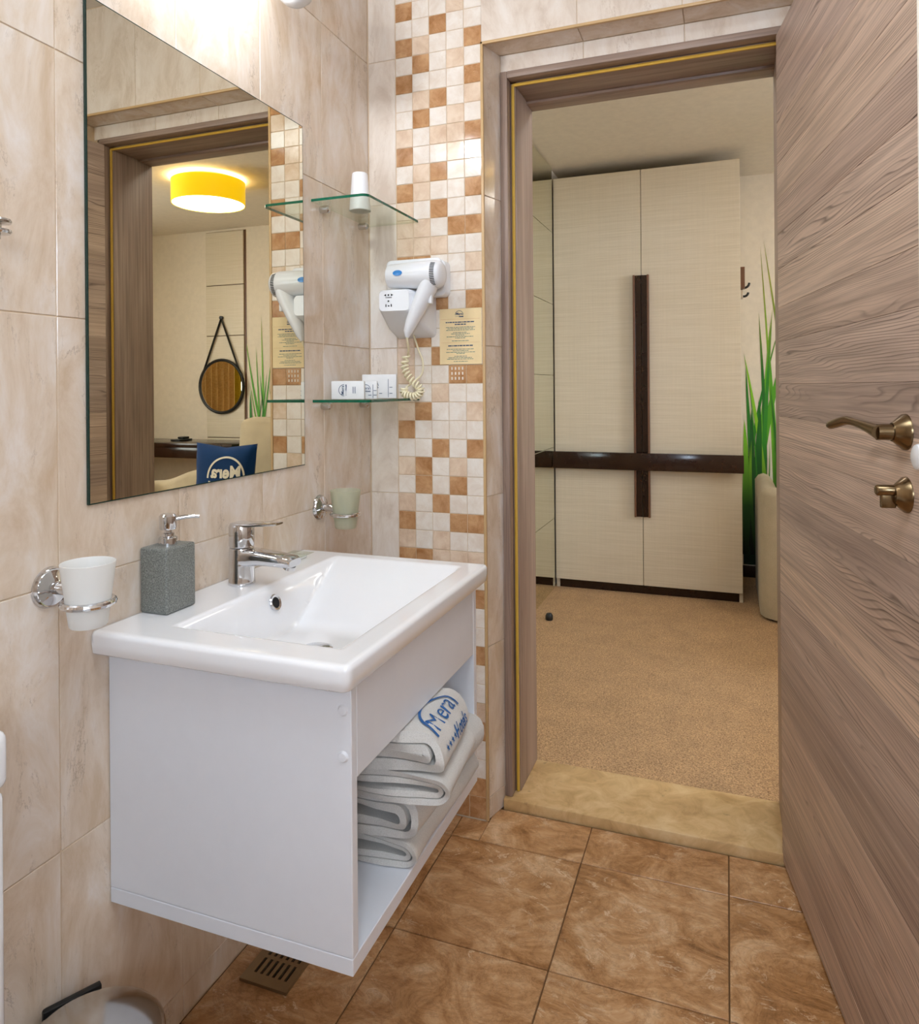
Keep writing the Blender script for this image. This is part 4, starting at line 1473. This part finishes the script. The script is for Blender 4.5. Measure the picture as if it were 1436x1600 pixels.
# where the camera sees the coil, taken back onto a plane 3-6 cm off the wall
lead = spline([(-0.785, BY - 0.010, 1.300), (-0.786, BY - 0.006, 1.285), (-0.790, BY + 0.01, 1.270), (-0.797, BY + 0.025, 1.262)], 8)
core = spline([(-0.808, 1.772, 1.252), (-0.814, 1.772, 1.222), (-0.805, 1.771, 1.198), (-0.788, 1.770, 1.178), (-0.770, 1.769, 1.164), (-0.767, 1.768, 1.150), (-0.780, 1.768, 1.1405), (-0.800, 1.768, 1.141), (-0.815, 1.768, 1.149), (-0.814, 1.769, 1.162)], 60)
pts = []
turns = 21
Lc = len(core)
for i, p in enumerate(core):
    t_ = (core[min(i + 1, Lc - 1)] - core[max(i - 1, 0)]).normalized()
    n_ = Vector((0, 1, 0))
    b_ = t_.cross(n_).normalized()
    a = 2 * PI * turns * i / (Lc - 1)
    pts.append(p + (n_ * math.cos(a) + b_ * math.sin(a)) * 0.0082)
MB().tube(lead + pts, 0.0031, 7).obj('coiled_cord', 'cord', hdr, angle=80)
MB().tube(spline([pts[-1], (-0.800, 1.80, 1.18), (-0.780, 1.81, 1.20), (-0.778, 1.812, 1.235), (-0.79, 1.812, 1.265), (-0.80, 1.812, 1.295), (-0.805, 1.812, 1.312)], 8), 0.0026, 7).obj('return_cord', 'cord', hdr, angle=80)

# notice card on the mosaic
nc = empty('notice_card', (-0.673, YB, 1.225), 'cream printed notice card on the mosaic below the hair dryer', 'notice')
NX0, NX1, NZ0, NZ1 = -0.7345, -0.6135, 1.2255, 1.3765
MB().box(NX0, NX1, YB - 0.0022, YB - 0.0010, NZ0, NZ1).obj('card', 'card', nc, smooth=False)
pt = MB()
emblem(pt, lambda a, b_: (-0.677 + a, YB - 0.0026, 1.3585 + b_), 0.022, bold=0.012)
nh = NZ1 - NZ0


def words(mb, frac, width, h, cx=-0.674):
    z_ = NZ1 - frac * nh
    x = cx - width / 2
    while x < cx + width / 2 - 0.002:
        w_ = min(random.uniform(0.003, 0.011), cx + width / 2 - x)
        mb.box(x, x + w_, YB - 0.0026, YB - 0.0024, z_ - h / 2, z_ + h / 2)
        x += w_ + 0.0014


for fr_, w_, h_ in ((0.245, 0.085, 0.0028), (0.285, 0.032, 0.0028), (0.668, 0.072, 0.0030)):
    words(pt, fr_, w_, h_)
pt.obj('heading', 'ink_dark', nc, smooth=False, recalc=False)
pt = MB()
for fr_, w_ in ((0.335, 0.084), (0.36, 0.074), (0.387, 0.083), (0.43, 0.042), (0.455, 0.054), (0.48, 0.028), (0.505, 0.08), (0.53, 0.03), (0.58, 0.05), (0.73, 0.08), (0.757, 0.045), (0.785, 0.083), (0.81, 0.024), (0.855, 0.036), (0.882, 0.07), (0.908, 0.078), (0.95, 0.04)):
    words(pt, fr_, w_, 0.0014)
pt.obj('printed_lines', 'ink', nc, smooth=False)['kind'] = 'stuff'
pt = MB()
for fr_ in (0.19, 0.61):
    pt.box(NX0 + 0.004, NX1 - 0.004, YB - 0.0026, YB - 0.0024, NZ1 - fr_ * nh - 0.0003, NZ1 - fr_ * nh + 0.0003)
pt.obj('divider_lines', 'ink_tan', nc, smooth=False)

# ------------------------------------------------------------------ folded towels in the vanity


def wob(x, y, z, s):
    return (math.sin(11 * y + 7 * x + s) + math.sin(23 * y - 5 * z + 2 * s)) * 0.5


def folded(name, y0, y1, xb, xf, z0, z1, layers, label, seed, rz=0.0, slope=0.0, parent=None, thick=0.010, lean=0.0):
    """A towel folded back and forth: one continuous ribbon, extruded along y with soft waves."""
    random.seed(seed)
    H = z1 - z0
    t_ = thick
    p_ = t_ * 1.12
    hz = z1 - z0
    zb_, zt_ = z0 + t_ / 2, z1 - t_ / 2
    path = []

    def run(xa, xe, z_):
        for i in range(9):
            path.append((xa + (xe - xa) * i / 8, z_))

    def turn(cx, za, ze, sg):
        r_ = abs(ze - za) / 2
        up_ = 1 if ze > za else -1
        for i in range(1, 8):
            a = -PI / 2 + PI * i / 8
            path.append((cx + sg * r_ * math.cos(a), (za + ze) / 2 + up_ * r_ * math.sin(a)))

    lo, hi, xe, inset = zb_, zt_, xf, 0.0
    start = xb + hz / 2
    run(start, xf - t_ / 2 - (hi - lo) / 2, lo)
    for k in range(layers):
        fx = xf - t_ / 2 - inset - (hi - lo) / 2
        turn(fx, lo, hi, 1)
        run(fx, start, hi)
        if k == layers - 1 or hi - lo < 2.6 * p_:
            break
        nlo = lo + p_
        turn(start, hi, nlo, -1)
        hi2 = hi - p_
        inset += p_ * (1.0 + 0.8 * random.random())
        lo, hi = nlo, hi2
        run(start, xf - t_ / 2 - inset - (hi - lo) / 2, lo)
    n = len(path)
    hw = t_ * 0.48
    left, right = [], []
    for i in range(n):
        a, b_ = path[max(0, i - 1)], path[min(n - 1, i + 1)]
        dx, dz_ = b_[0] - a[0], b_[1] - a[1]
        l = math.hypot(dx, dz_) or 1
        nx_, nz_ = -dz_ / l, dx / l
        left.append((path[i][0] + nx_ * hw, path[i][1] + nz_ * hw))
        right.append((path[i][0] - nx_ * hw, path[i][1] - nz_ * hw))
    outl = left + right[::-1]
    NYs = 18
    rings = []
    cy = (y0 + y1) / 2
    for j in range(NYs + 1):
        q = j / NYs
        y = y0 + (y1 - y0) * q
        ring_ = []
        for x, z_ in outl:
            ft = (x - xb) / (xf - xb)
            zz = z_ + 0.0025 * wob(x, y, 0, seed) * ((z_ - z0) / H) - slope * ft * ft * 0.5
            xx = x + 0.003 * wob(0, y, z_ * 3, seed + 1) * ft - lean * max(0, ft) ** 3 * (z_ - z0) / H
            yy = y + (0.006 * math.sin(30 * x + seed + z_ * 90) if j in (0, NYs) else 0)
            end = min(q, 1 - q)
            dx, dy = xx - xf, yy - cy
            ring_.append((xf + dx * math.cos(rz) - dy * math.sin(rz), cy + dx * math.sin(rz) + dy * math.cos(rz), zz))
        rings.append(ring_)
    mb = MB()
    m2 = len(outl)
    vs_ = [p for r in rings for p in r]
    fs = []
    for j in range(NYs):
        for k in range(m2):
            l = (k + 1) % m2
            fs.append((j * m2 + k, j * m2 + l, (j + 1) * m2 + l, (j + 1) * m2 + k))
    for j, rev in ((0, True), (NYs, False)):
        for i in range(n - 1):
            q = (j * m2 + i, j * m2 + i + 1, j * m2 + (2 * n - 2 - i), j * m2 + (2 * n - 1 - i))
            fs.append(q[::-1] if rev else q)
    mb.add(vs_, fs)
    o = mb.obj(name, 'towel', parent, angle=60)
    if label:
        tag(o, label, 'towel', 'folded towels in the vanity')
    return o


SH = VZ0 + 0.0255
folded('folded_towel', 1.10, 1.422, -0.86, -0.490, SH + 0.001, SH + 0.052, 3, 'white folded towel lying at the bottom of the stack in the vanity', 3, thick=0.009)
folded('folded_towel', 1.09, 1.424, -0.84, -0.478, SH + 0.055, SH + 0.128, 3, 'thick white folded towel second from the bottom in the vanity', 5, thick=0.0125)
folded('folded_towel', 1.080, 1.262, -0.66, -0.432, SH + 0.132, SH + 0.178, 2, 'small white folded towel just below the printed one', 8, 0.10, thick=0.0088)
pt_ = empty('printed_towel', (-0.56, 1.18, SH + 0.181), 'white folded towel with blue lettering on top of the vanity stack', 'towel', 'folded towels in the vanity')
TZ0, TZ1, TXF, TLEAN, TRZ = SH + 0.181, SH + 0.246, -0.430, 0.030, 0.14
TY0, TY1 = 1.085, 1.262
folded('towel_fold', TY0, TY1, -0.67, TXF, TZ0, TZ1, 2, None, 12, TRZ, thick=0.016, lean=TLEAN, parent=pt_)
lg = MB()


def tw_map(a, b_):
    """Wrap the lettering round the front fold: a along the fold, b up and over it."""
    R_ = (TZ1 - TZ0) / 2
    th0 = 0.62
    th = th0 + b_ / R_
    cx, cz = TXF - R_, (TZ0 + TZ1) / 2
    rr = R_ + 0.0022
    if th > PI / 2:
        x, z_ = cx - (th - PI / 2) * R_, cz + rr
    else:
        x, z_ = cx + rr * math.cos(th), cz + rr * math.sin(th)
    y = 1.168 + a
    ft = (x + 0.67) / (TXF + 0.67)
    zz = z_ + 0.0025 * wob(x, y, 0, 12) * ((z_ - TZ0) / (TZ1 - TZ0))
    xx = x + 0.003 * wob(0, y, z_ * 3, 13) * ft - TLEAN * max(0, ft) ** 3 * (z_ - TZ0) / (TZ1 - TZ0)
    dx, dy = xx - TXF, y - (TY0 + TY1) / 2
    return Vector((TXF + dx * math.cos(TRZ) - dy * math.sin(TRZ), (TY0 + TY1) / 2 + dx * math.sin(TRZ) + dy * math.cos(TRZ), zz))


emblem(lg, tw_map, 0.118, bold=0.0)
lg.obj('lettering', 'blue', pt_, smooth=False, recalc=False)

# ------------------------------------------------------------------ floor grate
gr = empty('floor_drain', (-0.853, 1.235, 0.0), 'square slotted metal floor drain under the vanity cabinet', 'drain')
gx0, gx1, gy0, gy1, gt = -0.905, -0.798, 1.172, 1.302, 0.007
gm = MB()
# plate with real slots: bars between slot columns, in two rows
xsl = [gx0 + 0.018 + i * 0.0138 for i in range(6)]
rows = [(gy0 + 0.022, gy0 + 0.060), (gy0 + 0.068, gy0 + 0.108)]
xb = gx0
for xs_ in xsl + [None]:
    if xs_ is None:
        gm.box(xb, gx1, gy0, gy1, 0.001, gt)
    else:
        gm.box(xb, xs_, gy0, gy1, 0.001, gt)
        yb = gy0
        for y0, y1 in rows:
            gm.box(xs_, xs_ + 0.006, yb, y0, 0.001, gt)
            yb = y1
        gm.box(xs_, xs_ + 0.006, yb, gy1, 0.001, gt)
        xb = xs_ + 0.006
gm.obj('grate_plate', 'drain_steel', gr, smooth=False)
MB().box(gx0 + 0.002, gx1 - 0.002, gy0 + 0.002, gy1 - 0.002, 0.0003, 0.0009).obj('drain_well', 'hole', gr, smooth=False)

# ------------------------------------------------------------------ pedal bin
PX, PY, PR = -0.838, 0.762, 0.094
pb = empty('pedal_bin', (PX, PY, 0.0), 'round steel pedal bin with domed lid below the frosted tumbler', 'bin')
MB().lathe([(0, 0.004), (PR - 0.004, 0.004), (PR, 0.012), (PR, 0.237), (PR - 0.003, 0.240), (0, 0.240)], 56, at((PX, PY, 0))).obj('bin_body', 'steel', pb)
MB().lathe([(0, 0.0), (PR + 0.001, 0.0), (PR + 0.003, 0.004), (PR + 0.003, 0.014), (0, 0.014)], 48, at((PX, PY, 0.0005))).obj('base_ring', 'dark', pb)
lp = [(PR + 0.002, 0.241), (PR + 0.002, 0.246)]
for i in range(1, 11):
    a = i / 10 * PI / 2
    lp.append(((PR + 0.002) * math.cos(a), 0.246 + 0.026 * math.sin(a)))
lp[-1] = (0, 0.272)
MB().lathe([(0, 0.241)] + lp, 56, at((PX, PY, 0))).obj('lid', 'steel', pb)
hgd = Vector((-0.88, 0.47, 0)).normalized()
hp_ = Vector((PX, PY, 0)) + hgd * (PR + 0.004)
Rm = Matrix.Translation(hp_) @ Matrix.Rotation(math.atan2(hgd.y, hgd.x), 4, 'Z')
MB().box(0.0, 0.011, -0.040, 0.040, 0.20, 0.250, 0.002, mat=Rm).obj('hinge', 'dark', pb)
pd = Vector((PX, PY, 0)) - hgd * (PR + 0.003)
Rm = Matrix.Translation(pd) @ Matrix.Rotation(math.atan2(-hgd.y, -hgd.x), 4, 'Z')
MB().box(0.0, 0.035, -0.025, 0.025, 0.014, 0.02, 0.002, mat=Rm).obj('pedal', 'dark', pb)

# ------------------------------------------------------------------ toilet (only its cistern's edge shows)
tl = empty('toilet', (-0.78, 0.40, 0.0), 'white ceramic toilet cistern at the left edge beside the pedal bin', 'toilet')
MB().box(XA + 0.001, -0.782, 0.215, 0.5965, 0.40, 0.702, 0.010, 3).obj('cistern', 'ceramic', tl)
MB().box(XA + 0.001, -0.778, 0.210, 0.599, 0.704, 0.772, 0.012, 4).obj('cistern_lid', 'ceramic', tl)


def oval(cx, cy, rx, ry, z_, n=32):
    return [(cx + rx * math.cos(2 * PI * i / n), cy + ry * math.sin(2 * PI * i / n), z_) for i in range(n)]


MB().loft([oval(-0.66, 0.40, 0.18, 0.11, 0.001), oval(-0.66, 0.40, 0.17, 0.10, 0.12), oval(-0.62, 0.40, 0.22, 0.155, 0.28), oval(-0.60, 0.40, 0.26, 0.185, 0.375), oval(-0.60, 0.40, 0.26, 0.185, 0.395)]).obj('bowl', 'ceramic', tl, angle=60)
MB().loft([oval(-0.56, 0.40, 0.215, 0.185, 0.397), oval(-0.56, 0.40, 0.215, 0.185, 0.42), oval(-0.56, 0.40, 0.20, 0.17, 0.432)]).obj('seat_lid', 'plastic_white', tl, angle=50)

# ------------------------------------------------------------------ robe hook at the left edge
rh = empty('robe_hook', (XA, 0.700, 1.36), 'small chrome robe hook on the wall at the left edge of the photo', 'hook')
MB().lathe([(0, 0.008), (0.016, 0.008), (0.02, 0.005), (0.021, 0), (0, 0)], 32, at((XA + 0.0005, 0.672, 1.378), (1, 0, 0))).obj('wall_rose', 'chrome', rh)
MB().tube([(XA + 0.006, 0.672, 1.378), (XA + 0.05, 0.672, 1.376)], 0.006, 12).obj('stem', 'chrome', rh)
MB().lathe([(0, 0), (0.017, 0), (0.018, 0.0025), (0.017, 0.005), (0.006, 0.007), (0.006, 0.012), (0.0175, 0.014), (0.018, 0.0165), (0.016, 0.019), (0.005, 0.020), (0.005, 0.026), (0, 0.027)], 28, at((XA + 0.05, 0.678, 1.388), (0, 0, -1))).obj('double_knob', 'steel', rh)

# ------------------------------------------------------------------ wall lamp above the mirror
wlmp = empty('wall_lamp', (XA, 1.15, 2.0), 'white glass wall lamp with hanging shades above the bathroom mirror', 'lamp')
MB().box(XA + 0.0005, XA + 0.022, 0.92, 1.42, 2.075, 2.115, 0.004).obj('back_bar', 'chrome', wlmp)
for yy in (0.96, 1.36):
    sh = [(0.012, 0.075), (0.022, 0.072), (0.034, 0.05), (0.040, 0.026), (0.036, 0.008), (0.022, -0.004), (0.0, -0.010)]
    MB().lathe([(0, 0.076)] + sh, 32, at((-0.882, yy, 2.012))).obj('glass_shade', 'opal', wlmp)
    MB().tube([(XA + 0.02, yy, 2.095), (-0.882, yy, 2.095), (-0.882, yy, 2.07)], 0.008, 10).obj('arm', 'chrome', wlmp)
for yy in (1.0, 1.14):
    MB().lathe([(0, 0), (0.028, 0), (0.032, 0.004), (0.036, 0.04), (0, 0.042)], 24, at((-0.885, yy, 2.075))).obj('spot_cup', 'opal', wlmp)
    lamp('wall_lamp_bulb', 'POINT', (-0.885, yy, 2.045), SCONCE_W, (0.92, 0.97, 1.04), 0.025)
